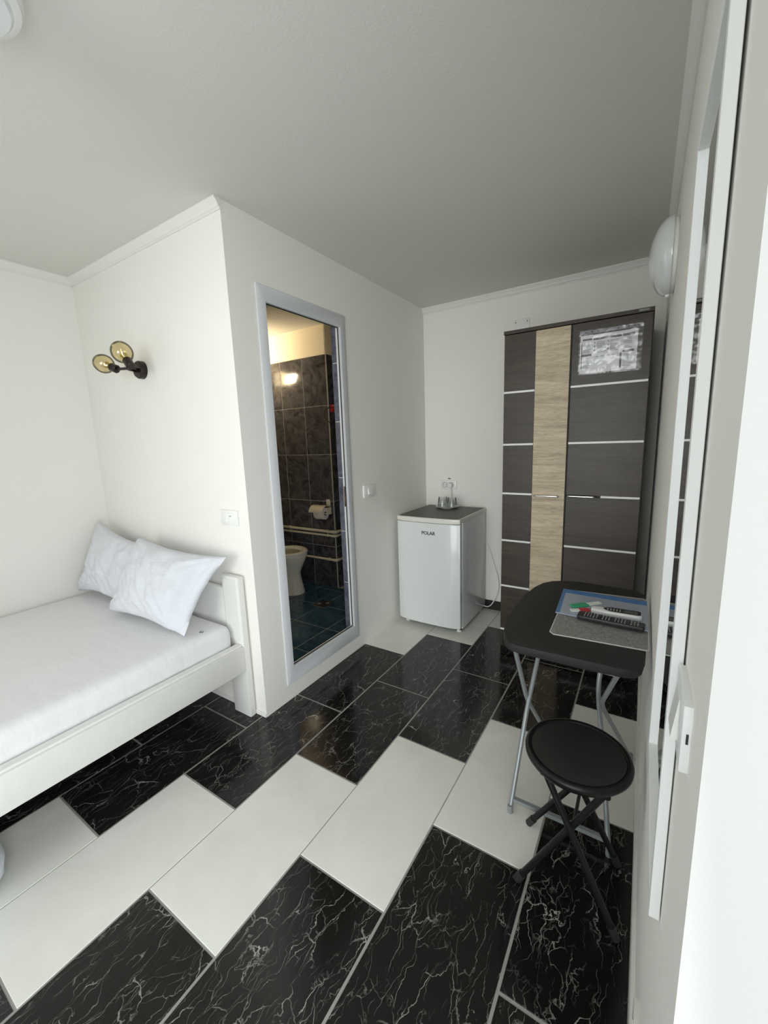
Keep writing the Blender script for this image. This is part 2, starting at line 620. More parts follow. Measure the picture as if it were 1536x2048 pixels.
for k in range(-4, 6):
    off = 0.153 if k % 2 else 0.483
    for n_ in range(-3, 6):
        wt = tile_white(k, off + n_ * L)
        g_ = .0018 if wt else .0042
        x0, x1 = X0 + k * W + g_, X0 + (k + 1) * W - g_
        y0, y1 = off + n_ * L + g_, off + (n_ + 1) * L - g_
        cx0, cx1 = max(x0, XL), x1
        if k == 5: cx1 = 0.046
        cy0, cy1 = max(y0, YF), min(y1, YB)
        if cx1 - cx0 < .02 or cy1 - cy0 < .02:
            continue
        if k <= 0:
            cy1 = min(cy1, YS)
        m_ = M['white_tile'] if wt else M['marble']
        if k == 1 and cy1 > YS:       # this row runs half under the partition
            if cy0 < YS:
                pass
            pass
        if cy1 - cy0 < .02:
            continue
        put_tile(floor, tile_mesh(cx1 - cx0, cy1 - cy0, m_), (cx0, cy0, 0))
# two tiles in the doorway on the right, behind the camera
for y0 in (-0.55, -0.06):
    put_tile(floor, tile_mesh(0.25, 0.48, M['marble']), (0.055, y0, 0))

# ceiling
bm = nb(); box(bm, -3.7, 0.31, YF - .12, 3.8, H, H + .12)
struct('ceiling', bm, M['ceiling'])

# walls
LWY0, LWY1, LWZ0, LWZ1 = -.80, .36, .45, 2.05
bm = nb()
box(bm, XL - .12, XL, YF - .12, LWY0, -.1, H); box(bm, XL - .12, XL, LWY1, YS + .02, -.1, H)
box(bm, XL - .12, XL, LWY0, LWY1, -.1, LWZ0); box(bm, XL - .12, XL, LWY0, LWY1, LWZ1, H)
struct('wall_left', bm, M['wall'])
bm = nb(); box(bm, -3.62, XP - .075, YS, YS + .12, -.1, H); struct('wall_headboard', bm, M['wall'])
# partition with the bathroom doorway
DY0, DY1, DZ0, DZ1 = 1.405, 2.030, 0.095, 2.116
bm = nb()
PT = 0.075
box(bm, XP - PT, XP, YS, DY0, -.1, H)
box(bm, XP - PT, XP, DY1, YB + .7, -.1, H)
box(bm, XP - PT, XP, DY0, DY1, -.1, DZ0)
box(bm, XP - PT, XP, DY0, DY1, DZ1, H)
partition = struct('wall_partition', bm, M['wall'])
bm = nb(); box(bm, XP - .01, RX1 + .3, YB, YB + .12, -.1, H); struct('wall_back', bm, M['wall'])
bm = nb()
prism(bm, [(RX0, .417), (.31, .417), (.31, YB + .05), (RX1, YB + .05)], -.1, H)
prism(bm, [(.066, YF), (.31, YF), (.31, -.55), (.066, -.55)], -.1, H)
prism(bm, [(.0605, -.56), (.31, -.56), (.31, .43), (.0605, .43)], 2.12, H)
struct('wall_right', bm, M['wall'])
# front wall with a wide window
WX0, WX1, WZ0, WZ1 = -1.75, 0.04, 0.02, 2.32
bm = nb()
box(bm, XL - .1, WX0, YF - .12, YF, -.1, H)
box(bm, WX1, .31, YF - .12, YF, -.1, H)
box(bm, WX0, WX1, YF - .12, YF, -.1, WZ0)
box(bm, WX0, WX1, YF - .12, YF, WZ1, H)
struct('wall_front', bm, M['wall'])
# cornices
def cornice(name, x0, x1, y0, y1, along, sgn):
    """small stepped cornice; along = axis of run, sgn = side into the room"""
    prof = [(0, 0), (.030, 0), (.030, -.006), (.024, -.012), (.016, -.022), (.013, -.032), (.006, -.036), (.006, -.042), (0, -.042)]
    bm = nb()
    A, B = [], []
    for d, z in prof:
        if along == 'x':
            A.append(bm.verts.new((x0, y0 + sgn * d, H + z))); B.append(bm.verts.new((x1, y0 + sgn * d, H + z)))
        else:
            A.append(bm.verts.new((x0 + sgn * d, y0, H + z))); B.append(bm.verts.new((x1 + sgn * d, y1, H + z)))
    n = len(prof)
    for i in range(n):
        bm.faces.new((A[i], A[(i + 1) % n], B[(i + 1) % n], B[i]))
    bm.faces.new(A); bm.faces.new(B)
    struct(name, bm, M['trim'], angle=20)


cornice('trim_1', XL, XP + .004, YS, YS, 'x', -1)
cornice('trim_2', XL, XL, YF, YS, 'y', 1)
cornice('trim_3', XP, RX1, YB, YB, 'x', -1)
cornice('trim_4', RX0, RX1, .42, YB, 'y', -1)

# baseboards
bm = nb()
pts = [(RX0 - .009, .42), (RX0, .42), (RX1, YB), (RX1 - .009, YB)]
prism(bm, pts, 0, .075)
struct('baseboard_right', bm, M['trim'])
bm = nb(); box(bm, XP, RX1, YB - .009, YB, 0, .075, .001); struct('baseboard_back', bm, M['edge_dark'])
bm = nb(); box(bm, XL, XP, YS - .008, YS, 0, .022, .002); struct('baseboard_headboard', bm, M['trim'])

# bathroom shell
BXC, BYC = -2.43, 2.91           # convex corner of the boxed-in tiled wall
bm = nb(); box(bm, -3.62, BXC + .0062, BYC + .0018, 3.8, -.1, H); bwall = struct('wall_bathroom_tiled', bm, M['bath_grout'])
bm = nb(); box(bm, BXC - .1, XP, 3.68, 3.8, -.1, H); struct('wall_bathroom_back', bm, M['bath_wall_tile'])
bm = nb(); box(bm, -3.62, -3.5, YS + .1, BYC + .1, -.1, H); struct('wall_bathroom_left', bm, M['bath_paint'])
TZ = 2.15
bm = nb(); box(bm, -3.5, BXC, BYC - .002, BYC + .01, TZ, H); box(bm, BXC - .012, BXC + .0075, BYC + .001, 3.68, TZ, H)
obj('painted_band', bm, M['bath_paint'], bwall)
TWX, TWZ = 0.2825, 0.436
for i in range(4):
    for j in range(-1, 5):
        x1 = BXC - i * TWX - .002; x0 = max(BXC - (i + 1) * TWX + .002, -3.5)
        z0 = -.03 + j * TWZ + .002 + .0; z1 = z0 + TWZ - .004
        z0 += .0
        z0c, z1c = max(z0 + .0, 0.0), min(z1, TZ)
        if z1c - z0c < .02 or x1 - x0 < .02: continue
        put_tile(bwall, tile_mesh(x1 - x0, z1c - z0c, M['bath_wall_tile'], up_='-y'), (x0, BYC, z0c))
for i in range(3):
    for j in range(-1, 5):
        y0 = BYC + .010 + i * TWX; y1 = min(y0 + TWX - .004, 3.68)
        z0 = -.03 + j * TWZ + .002; z1 = z0 + TWZ - .004
        z0, z1 = max(z0, 0), min(z1, TZ)
        if z1 - z0 < .02 or y1 - y0 < .02: continue
        put_tile(bwall, tile_mesh(y1 - y0, z1 - z0, M['bath_wall_tile'], up_='x'), (BXC + .008, y0, z0))
# tiled reveal behind the door frame
for j in range(6):
    z0 = .13 + j * .345; z1 = min(z0 + .340, DZ1)
    put_tile(partition, tile_mesh(.041, z1 - z0, M['bath_blue_tile'], up_='-y'), (XP - PT, DY1 - .0065, z0))
# bathroom floor
bm = nb(); box(bm, -3.5, XP - PT, YS + .12, 3.68, -.0055, .0008); bfloor = struct('floor_bathroom', bm, M['bath_grout'])
for i in range(-5, 2):
    for j in range(-3, 6):
        x0, x1 = -1.95 + i * .33 + .002, -1.95 + (i + 1) * .33 - .002
        y0, y1 = 1.85 + j * .33 + .002, 1.85 + (j + 1) * .33 - .002
        x0, x1 = max(x0, -3.5), min(x1, XP - PT)
        y0, y1 = max(y0, YS + .12), min(y1, 3.68)
        if x0 < BXC: y1 = min(y1, BYC) if x0 < BXC - .02 else y1
        if x1 - x0 < .02 or y1 - y0 < .02: continue
        put_tile(bfloor, tile_mesh(x1 - x0, y1 - y0, M['bath_floor_tile'], th=.006), (x0, y0, .002))

# door_1: white frame of the bathroom doorway
def ring(bm, y0, y1, z0, z1, iy0, iy1, iz0, iz1, x0, x1, bev=.003):
    O = [(y0, z0), (y1, z0), (y1, z1), (y0, z1)]
    I = [(iy0, iz0), (iy1, iz0), (iy1, iz1), (iy0, iz1)]
    V = {}
    for nm, loop in (('o', O), ('i', I)):
        for x in (x0, x1):
            V[nm, x] = [bm.verts.new((x, y, z)) for y, z in loop]
    for i in range(4):
        j = (i + 1) % 4
        bm.faces.new((V['o', x1][i], V['o', x1][j], V['i', x1][j], V['i', x1][i]))
        bm.faces.new((V['o', x0][i], V['i', x0][i], V['i', x0][j], V['o', x0][j]))
        bm.faces.new((V['o', x0][i], V['o', x0][j], V['o', x1][j], V['o', x1][i]))
        bm.faces.new((V['i', x0][i], V['i', x1][i], V['i', x1][j], V['i', x0][j]))
    if bev:
        es = [e for e in bm.edges if all(abs(v.co.x - x1) < 1e-6 for v in e.verts)]
        bmesh.ops.bevel(bm, geom=es, offset=bev, segments=1, affect='EDGES')


bm = nb(); ring(bm, DY0 - .002, 2.064, DZ0 - .003, DZ1 + .002, 1.457, 2.012, .183, 2.044, XP - .006, XP + .008)
door1 = struct('door_1', bm, M['pvc'])
bm = nb(); ring(bm, DY0, DY1, DZ0, DZ1, 1.459, 2.0095, .186, 2.041, XP - .012, XP - .006, 0)
obj('gasket', bm, M['gasket'], door1, label='black rubber gasket')
bm = nb(); ring(bm, DY0, DY1, DZ0, DZ1, 1.445, 2.020, .175, 2.052, XP - .034, XP - .012, 0)
obj('rebate_frame', bm, M['pvc_bright'], door1)
bm = nb(); box(bm, XP - .031, XP - .015, 2.0185, 2.021, .98, 1.11, .0008)
box(bm, XP - .027, XP - .019, 2.017, 2.021, 1.01, 1.05)
obj('strike_plate', bm, M['chrome'], door1, label='steel strike plate')

# front window (behind the camera) and outdoor terrace
bm = nb()
def win_frame(bm, x0, x1, z0, z1, t):
    box(bm, x0, x1, YF - .09, YF - .03, z0, z0 + t); box(bm, x0, x1, YF - .09, YF - .03, z1 - t, z1)
    box(bm, x0, x0 + t, YF - .09, YF - .03, z0 + t, z1 - t); box(bm, x1 - t, x1, YF - .09, YF - .03, z0 + t, z1 - t)
win_frame(bm, WX0, WX1, WZ0, WZ1, .07)
box(bm, -.89, -.83, YF - .09, YF - .03, WZ0 + .07, WZ1 - .07)
w1 = struct('window_1', bm, M['pvc'])
for x0, x1 in ((WX0 + .07, -.89), (-.83, WX1 - .07)):
    bm = nb(); box(bm, x0, x1, YF - .075, YF - .071, WZ0 + .07, WZ1 - .07); obj('pane', bm, M['pane'], w1)
bm = nb()
for q in ((LWY0, LWY0 + .06, LWZ0, LWZ1), (LWY1 - .06, LWY1, LWZ0, LWZ1), (LWY0 + .06, LWY1 - .06, LWZ0, LWZ0 + .06), (LWY0 + .06, LWY1 - .06, LWZ1 - .06, LWZ1)):
    box(bm, XL - .09, XL - .03, *q)
w2 = struct('window_2', bm, M['pvc'])
bm = nb(); box(bm, XL - .075, XL - .071, LWY0 + .06, LWY1 - .06, LWZ0 + .06, LWZ1 - .06); obj('pane', bm, M['pane'], w2)
bm = nb(); box(bm, -7, 6, -8, YF - .12, -.14, -.02); box(bm, .31, 6, YF - .12, 6, -.14, -.02)
struct('terrace_ground', bm, M['terrace'])

# ------------------------------------------------------------------ bed
BX0, BX1 = XL + .012, -1.632
bed = thing('bed', ((BX0 + BX1) / 2, .2, 0), 'white painted wooden bed frame pushed into the corner under the brass wall lamp', 'bed')
def post(y0, y1, x0, x1, z1, nm='bed_post'):
    bm = nb(); box(bm, x0, x1, y0, y1, 0, z1, .006, 2)
    box(bm, x0 + .014, x1 - .014, y0 - .0025, y0 + .004, .42, z1 - .016, .002)
    return obj(nm, bm, M['bed_paint'], bed)
post(1.205, 1.240, BX1 - .128, BX1, .752)
post(1.205, 1.240, BX0, BX0 + .128, .752)
post(-.79, -.755, BX1 - .128, BX1, .45)
post(-.79, -.755, BX0, BX0 + .128, .45)
bm = nb(); box(bm, BX0 + .128, BX1 - .128, 1.212, 1.236, .33, .68, .005, 2); obj('headboard', bm, M['bed_paint'], bed)
bm = nb(); box(bm, BX0 + .128, BX1 - .128, -.787, -.76, .2, .42, .005, 2); obj('footboard', bm, M['bed_paint'], bed)
bm = nb(); box(bm, BX1 - .028, BX1, -.755, 1.205, .262, .394, .005, 2)
box(bm, BX1 - .050, BX1 - .012, -.755, 1.205, .392, .402, .003)
obj('side_rail', bm, M['bed_paint'], bed)
bm = nb(); box(bm, BX0, BX0 + .028, -.755, 1.205, .170, .301, .004); obj('side_rail', bm, M['bed_paint'], bed)
for i in range(14):
    y = -.68 + i * .138
    bm = nb(); box(bm, BX0 + .028, BX1 - .03, y, y + .07, .285, .303); obj('slat', bm, M['bed_paint'], bed)

# mattress with fitted sheet: rounded block, softly wavy
def mattress():
    x0, x1, y0, y1, z0, z1 = BX0 + .006, -1.693, -.745, 1.196, .304, .503
    bm = nb()
    nx, ny, nz = 46, 70, 10
    R = .045
    def pt(u, v, w):
        p = Vector((x0 + (x1 - x0) * u, y0 + (y1 - y0) * v, z0 + (z1 - z0) * w))
        q = Vector((min(max(p.x, x0 + R), x1 - R), min(max(p.y, y0 + R), y1 - R), min(max(p.z, z0 + R), z1 - R)))
        d = p - q
        if d.length > 1e-9:
            m_ = max(abs(d.x), abs(d.y), abs(d.z))
            p = q + d.normalized() * m_
        n = noise.noise(Vector((p.x * 3, p.y * 2.2, p.z * 5))) * .006 + noise.noise(Vector((p.x * 9, p.y * 3, p.z * 14 + 3))) * .0025
        if u == 1 or w == 1:
            p += Vector((n if u > .97 else 0, 0, n * .7 if w > .9 else 0))
            if u > .97 and w < .85:
                p.x += noise.noise(Vector((0, p.y * 10 + p.z * 9, p.z * 6))) * .004
        return p
    cache = {}
    def V(i, j, k):
        key = (i, j, k)
        if key not in cache:
            cache[key] = bm.verts.new(pt(i / nx, j / ny, k / nz))
        return cache[key]
    for i in range(nx):
        for j in range(ny):
            for k in (0, nz):
                bm.faces.new((V(i, j, k), V(i + 1, j, k), V(i + 1, j + 1, k), V(i, j + 1, k)))
    for k in range(nz):
        for i in range(nx):
            for j in (0, ny):
                bm.faces.new((V(i, j, k), V(i + 1, j, k), V(i + 1, j, k + 1), V(i, j, k + 1)))
        for j in range(ny):
            for i in (0, nx):
                bm.faces.new((V(i, j, k), V(i, j + 1, k), V(i, j + 1, k + 1), V(i, j, k + 1)))
    t = thing('mattress', ((x0 + x1) / 2, .2, z0), 'mattress in a fitted white sheet lying on the white bed frame', 'mattress')
    obj('fitted_sheet', bm, M['sheet'], t, angle=60)
    bm = nb()
    for dx, dy, r in ((0, 0, .0055), (.011, .004, .0045), (.004, .013, .0045), (-.008, .009, .004)):
        lathe(bm, [(r, 0), (r, .0006)], 10, Matrix.Translation((-1.757 + dx, 1.06 + dy, .5045)))
        lathe(bm, [(r * .6, 0), (r * .6, .0007)], 8, Matrix.Translation((-1.757 + dx, 1.06 + dy, .5045)))
    obj('sheet_emblem', bm, M['pale_ink'], t, label='small grey printed flower emblem near the pillow', kind='stuff')
mattress()


def pillow(name, label, c00, c10, c11, c01, th, seed, flap=True, shrink=0.06):
    c00, c10, c11, c01 = map(Vector, (c00, c10, c11, c01))
    nrm = ((c10 - c00).cross(c01 - c00)).normalized()
    if nrm.y > 0: nrm = -nrm
    N = 56
    bm = nb()
    rows = {}
    off = Vector((seed * 7.3, seed * 3.1, 0))
    for side in (0, 1):
        for i in range(N + 1):
            for j in range(N + 1):
                u, v = i / N, j / N
                if side and (i in (0, N) or j in (0, N)):
                    rows[side, i, j] = rows[0, i, j]
                    continue
                uu = .5 + (u - .5) * (1 - shrink * math.sin(math.pi * v))
                vv = .5 + (v - .5) * (1 - shrink * 1.2 * math.sin(math.pi * u))
                uu += .008 * noise.noise(Vector((v * 5, seed, 0))) * (1 if abs(u - .5) > .4 else 0)
                vv += .014 * noise.noise(Vector((u * 4.5, seed + 5, 0)))
                p = c00 * (1 - uu) * (1 - vv) + c10 * uu * (1 - vv) + c11 * uu * vv + c01 * (1 - uu) * vv
                s = (max(0, 4 * u * (1 - u)) ** .5) * (max(0, 4 * v * (1 - v)) ** .5)
                s = s ** .75
                if flap:
                    s *= 1 - .5 * max(0, min(1, (u - .86) / .05)) * (1 - max(0, (u - .93) / .07) * .3)
                d = th * .5 * s
                wr = noise.noise(Vector((u * 5 + off.x, v * 3 + off.y, 1))) * .016
                # long diagonal folds
                f1 = noise.noise(Vector(((u + v * .6) * 9 + off.x, (v - u * .5) * 2.2, 4)))
                wr += (1 - abs(f1)) ** 5 * .014 * s
                wr += noise.noise(Vector((u * 13 + off.x, v * 8 + off.y, 9))) * .005
                # gathers fanning out of the corners
                for cu, cv in ((0, 0), (1, 0), (1, 1), (0, 1)):
                    du, dv = u - cu, v - cv
                    rr = math.hypot(du, dv)
                    if 0.01 < rr < .38:
                        wr += math.sin(math.atan2(dv, du) * 13 + seed) * .010 * (1 - rr / .38) * min(1, rr / .08)
                d += wr * min(1, s * 1.5)
                p = p + (nrm * d if side == 0 else -nrm * (d * .45))
                rows[side, i, j] = bm.verts.new(p)
    for side in (0, 1):
        for i in range(N):
            for j in range(N):
                q = [rows[side, i, j], rows[side, i + 1, j], rows[side, i + 1, j + 1], rows[side, i, j + 1]]
                bm.faces.new(q if side == 0 else q[::-1])
    return obj(name, bm, M['pillowcase'], None, label, 'pillow', 'pillows on the bed', angle=80)


pillow('pillow', 'white pillow at the back in the corner, partly behind the other pillow',
       (-2.935, 1.01, .53), (-2.30, 1.03, .515), (-2.22, 1.195, .84), (-2.90, 1.165, .945), .15, 2, flap=False, shrink=.15)
pillow('pillow', 'white pillow in front, leaning on the headboard beside the tall bed post',
       (-2.40, .955, .525), (-1.765, .985, .515), (-1.645, 1.165, .865), (-2.335, 1.125, .905), .19, 5, flap=True, shrink=.10)

# pale quilted bundle on the floor under the bed rail
bm = nb()
bmesh.ops.create_icosphere(bm, subdivisions=4, radius=1)
for v in bm.verts:
    d = v.co.copy()
    k = 1 + .07 * noise.noise(d * 2.2) + .03 * noise.noise(d * 6)
    q = abs(math.sin(d.z * 9)) * .02 + abs(math.sin(math.atan2(d.y, d.x) * 6)) * .02
    v.co = Vector((-1.712 + d.x * .125 * (k - q), .168 + d.y * .098 * (k - q), .107 + d.z * .112 * (k - q)))
for v in bm.verts:
    if v.co.z < 0.003: v.co.z = 0.003
obj('quilt_bundle', bm, M['quilt'], None, 'pale blue-grey quilted bundle on the floor tucked below the bed rail', 'bedding', angle=70)

# ------------------------------------------------------------------ brass twin wall lamp
wl = thing('wall_lamp', (-2.325, YS, 1.80), 'dark bronze wall lamp with two amber glass bulbs over the bed', 'lamp')
R90 = Matrix.Rotation(math.radians(90), 4, 'X')
bm = nb(); lathe(bm, [(.046, 0), (.046, .024), (.040, .032), (.0, .032)], 36, Matrix.Translation((-2.312, YS, 1.80)) @ R90, cap1=False)
obj('wall_plate', bm, M['dark_bronze'], wl)
bm = nb()
tube(bm, bend([(-2.325, YS - .03, 1.80), (-2.325, YS - .075, 1.80), (-2.245, YS - .085, 1.80)], .02), .010, 10)
obj('knuckle', bm, M['dark_bronze'], wl)
bm = nb(); tube(bm, [(-2.235, YS - .085, 1.797), (-2.190, YS - .085, 1.793)], .0045, 8); obj('key_switch', bm, M['dark_bronze'], wl)
bm = nb(); tube(bm, [(-2.325, YS - .075, 1.805), (-2.265, YS - .085, 1.803)], .013, 12); obj('collar', bm, M['fridge_trim'], wl, label='pale metal collar')
def spot(sock0, sock1, ctr, rad, axis, stalk):
    s0, s1 = Vector(sock0), Vector(sock1)
    bm = nb(); tube(bm, stalk, .007, 10); st = obj('arm', bm, M['dark_bronze'], wl)
    ax = (s1 - s0).normalized()
    bm = nb(); tube(bm, [s0, s0 + ax * .004, s1 - ax * .004, s1], [.017, .021, .021, .019], 20); obj('lamp_socket', bm, M['dark_bronze'], wl)
    q = ax.to_track_quat('Z', 'Y').to_matrix().to_4x4()
    m_ = Matrix.Translation(s1 - ax * .004) @ q
    prof = []
    Rr, hh = rad, rad * 1.12
    for i in range(17):
        t = math.pi * (i / 16)
        z = hh - hh * math.cos(t) * 1.0
        r = Rr * math.sin(t) * (1 + .06 * math.cos(t))
        if i == 0: r, z = .017, 0.004
        if i == 16: r = .002
        prof.append((max(r, .017 if i < 3 else .002), z + .004))
    bm = nb(); lathe(bm, prof, 32, m_, cap0=False); bulb = obj('bulb', bm, M['amber'], wl, label='amber glass bulb')
    bm = nb(); lathe(bm, [(.006, .004), (.010, .02), (.018, .034), (.004, .048)], 20, m_); obj('inner_reflector', bm, M['gold'], bulb, label='gold inner reflector')
spot((-2.150, YS - .142, 1.780), (-2.184, YS - .142, 1.818), None, .050, None, [(-2.315, YS - .03, 1.800), (-2.178, YS - .130, 1.792)])
spot((-2.336, YS - .118, 1.793), (-2.374, YS - .128, 1.809), None, .048, None, [(-2.330, YS - .03, 1.795), (-2.260, YS - .108, 1.790), (-2.336, YS - .118, 1.794)])

# ------------------------------------------------------------------ switches and sockets
def wall_plate_y(name, label, x0, x1, z0, z1, yw, build, cat='switch', grp=None):
    t = thing(name, ((x0 + x1) / 2, yw, z0), label, cat, grp)
    bm = nb(); box(bm, x0, x1, yw - .009, yw, z0, z1, .0025, 2); obj('cover_plate', bm, M['plate'], t)
    build(t)
    return t

def b1(t):
    bm = nb(); box(bm, -1.722, -1.672, YS - .0115, YS - .008, 1.012, 1.062, .001); obj('module_frame', bm, M['plate'], t)
    bm = nb(); prism(bm, [(0, 0), (.0045, .003), (.001, .042), (0, .042)], -1.716, -1.694, Matrix(((0, 0, 1, 0), (-1, 0, 0, YS - .011), (0, 1, 0, 1.016), (0, 0, 0, 1)))); obj('rocker', bm, M['plate'], t)
    bm = nb(); box(bm, -1.690, -1.678, YS - .0122, YS - .0110, 1.045, 1.048); obj('indicator', bm, M['grey_text'], t)
wall_plate_y('light_switch', 'white light switch plate on the wall above the bed post, left of the bathroom door', -1.760, -1.634, 1.000, 1.075, YS, b1)

t = thing('light_switch', (XP, 2.24, 1.013), 'white light switch plate on the partition between bathroom door and fridge', 'switch')
bm = nb(); box(bm, XP, XP + .012, 2.180, 2.305, 1.013, 1.097, .003, 2); obj('cover_plate', bm, M['plate'], t)
bm = nb(); box(bm, XP + .011, XP + .0145, 2.222, 2.268, 1.030, 1.080, .001); obj('module_frame', bm, M['plate'], t)
bm = nb(); prism(bm, [(0, 0), (.006, .002), (.0015, .040), (0, .040)], 2.226, 2.246, Matrix(((1, 0, 0, XP + .014), (0, 0, 1, 0), (0, 1, 0, 1.034), (0, 0, 0, 1)))); obj('rocker', bm, M['pvc_bright'], t)

def b3(t):
    for xc in (-1.385, -1.330):
        pass
    bm = nb(); box(bm, -1.408, -1.310, YB - .0115, YB - .008, .986, 1.032, .001); obj('module_frame', bm, M['plate'], t)
    for xc in (-1.386, -1.332):
        bm = nb()
        tube(bm, [(xc + .0195 * math.cos(q * math.pi / 12), YB - .0125, 1.009 + .0195 * math.sin(q * math.pi / 12)) for q in range(24)], .0014, 6, closed=True)
        s = obj('socket_ring', bm, M['grey_text'], t)
        for dx in (-.009, .009):
            bm = nb(); lathe(bm, [(.0028, 0), (.0028, .002)], 10, Matrix.Translation((xc + dx, YB - .011, 1.009)) @ R90)
            obj('pin_hole', bm, M['black_text'], t)
    bm = nb(); box(bm, -1.362, -1.338, YB - .0035, YB, 1.056, 1.064, .001); obj('screw_cap', bm, M['grey_text'], t)
wall_plate_y('wall_socket', 'white double socket plate on the back wall above the small fridge', -1.424, -1.286, .971, 1.047, YB, b3, 'socket')
def b4(t):
    for xc in (-.835, -.755):
        bm = nb(); lathe(bm, [(.004, 0), (.004, .0015)], 10, Matrix.Translation((xc, YB - .009, 2.17)) @ R90); obj('screw', bm, M['grey_text'], t)
wall_plate_y('junction_box', 'blank white junction box cover on the back wall above the wardrobe', -.850, -.740, 2.100, 2.190, YB, b4, 'junction box')

# switch at the mirror edge on the right wall, seen almost edge-on
yw0, yw1 = .497, .594
xw = wx(.55)
t = thing('light_switch', (xw, .545, 1.012), 'white rocker switch plate on the right wall at the edge of the mirror', 'switch')
bm = nb(); box(bm, xw - .0085, xw + .001, yw0, yw1, 1.012, 1.092, .002, 2); obj('cover_plate', bm, M['pvc_bright'], t)
bm = nb(); prism(bm, [(0, 0), (.0065, .002), (.001, .052), (0, .052)], .538, .578, Matrix(((-1, 0, 0, xw - .0082), (0, 0, 1, 0), (0, 1, 0, 1.022), (0, 0, 0, 1)))); obj('rocker', bm, M['plate'], t)
bm = nb(); box(bm, xw - .0042, xw - .002, yw0 - .0006, yw0 + .001, 1.048, 1.060); obj('side_slot', bm, M['black_text'], t, label='small black slot')
# low socket near the floor on the same wall
xw = wx(.74)
t = thing('wall_socket', (xw, .745, .165), 'white wall socket low on the right wall just above the baseboard', 'socket')
bm = nb(); box(bm, xw - .010, xw + .001, .685, .805, .165, .245, .0025, 2); obj('cover_plate', bm, M['plate'], t)
bm = nb(); box(bm, xw - .0125, xw - .009, .715, .775, .180, .230, .001); obj('module_frame', bm, M['plate'], t)

# ------------------------------------------------------------------ mirror on the right wall (hangs leaning slightly forward)
MY0, MY1, MZ0, MZ1, MX0, MX1 = .600, .972, .690, 1.872, .0447, .0575
mt = thing('wall_mirror', (.052, .786, MZ0), 'tall narrow wall mirror in a slim white frame on the right wall', 'mirror')
ORG[mt] = Vector((.052, .786, MZ0))
bm = nb()
fwid = .020
for (y0, y1, z0, z1) in ((MY0, MY0 + fwid, MZ0, MZ1), (MY1, MY1 + .014, MZ0, MZ1), (MY0 + fwid, MY1, MZ0, MZ0 + fwid), (MY0 + fwid, MY1, MZ1 - fwid, MZ1)):
    box(bm, MX0, MX1, y0, y1, z0, z1, .0008)
obj('mirror_frame', bm, M['pvc_bright'], mt)
bm = nb(); box(bm, .0527, .0560, MY0 + .005, MY1 + .005, MZ0 + .005, MZ1 - .005); obj('mirror_glass', bm, M['mirror'], mt)
mt.rotation_euler = (0, math.radians(-.12), 0)

# ------------------------------------------------------------------ dome lamp on the right wall
YD, ZD = 2.10, 2.056
xd = wx(YD)
RY = Matrix.Rotation(math.radians(-90), 4, 'Y')
t = thing('dome_lamp', (xd, YD, ZD), 'round white opal dome lamp high on the right wall beside the wardrobe', 'lamp')
bm = nb(); lathe(bm, [(.128, 0), (.132, .004), (.132, .014), (.125, .018)], 48, Matrix.Translation((xd, YD, ZD)) @ RY); obj('lamp_base', bm, M['plate'], t)
prof = [(.142 * math.cos(q), .018 + .076 * math.sin(q)) for q in [i / 14 * math.pi / 2 for i in range(14)]] + [(.004, .094)]
bm = nb(); lathe(bm, [(.136, .014)] + prof, 48, Matrix.Translation((xd, YD, ZD)) @ RY); obj('glass_dome', bm, M['opal'], t)
bm = nb(); box(bm, xd - .030, xd - .016, YD - .010, YD + .010, ZD - .149, ZD - .136, .003); obj('spring_clip', bm, M['plate'], t)

# ------------------------------------------------------------------ ceiling lamp at the upper left
CLX, CLY = -1.255, .380
t = thing('ceiling_lamp', (CLX, CLY, H), 'round white ceiling lamp with ribbed side, cut by the upper left corner', 'lamp')
prof = [(.128, 0), (.128, -.012)]
for i in range(4):
    z = -.014 - i * .012
    prof += [(.126, z), (.118, z - .003), (.118, z - .006), (.126, z - .009)]
prof += [(.126, -.066), (.120, -.078), (.108, -.084), (.0, -.086)]
bm = nb(); lathe(bm, [(r, z) for r, z in prof[:-1]], 48, Matrix.Translation((CLX, CLY, H)), cap1=True); obj('ribbed_housing', bm, M['plate'], t, angle=25)
bm = nb(); lathe(bm, [(.106, -.0842), (.100, -.090), (.06, -.093), (.004, -.094)], 48, Matrix.Translation((CLX, CLY, H))); obj('diffuser', bm, M['opal'], t)

# ------------------------------------------------------------------ fridge
FX0, FX1, FY0, FY1, FZ = -1.530, -1.034, 2.545, 3.085, .838
t = thing('mini_fridge', ((FX0 + FX1) / 2, 2.8, 0), 'white under-counter fridge with a grey top standing on tiles in the corner', 'fridge')
bm = nb(); box(bm, FX0, FX1, FY0 + .062, FY1, .028, FZ - .032, .004, 2); obj('body', bm, M['fridge_side'], t)
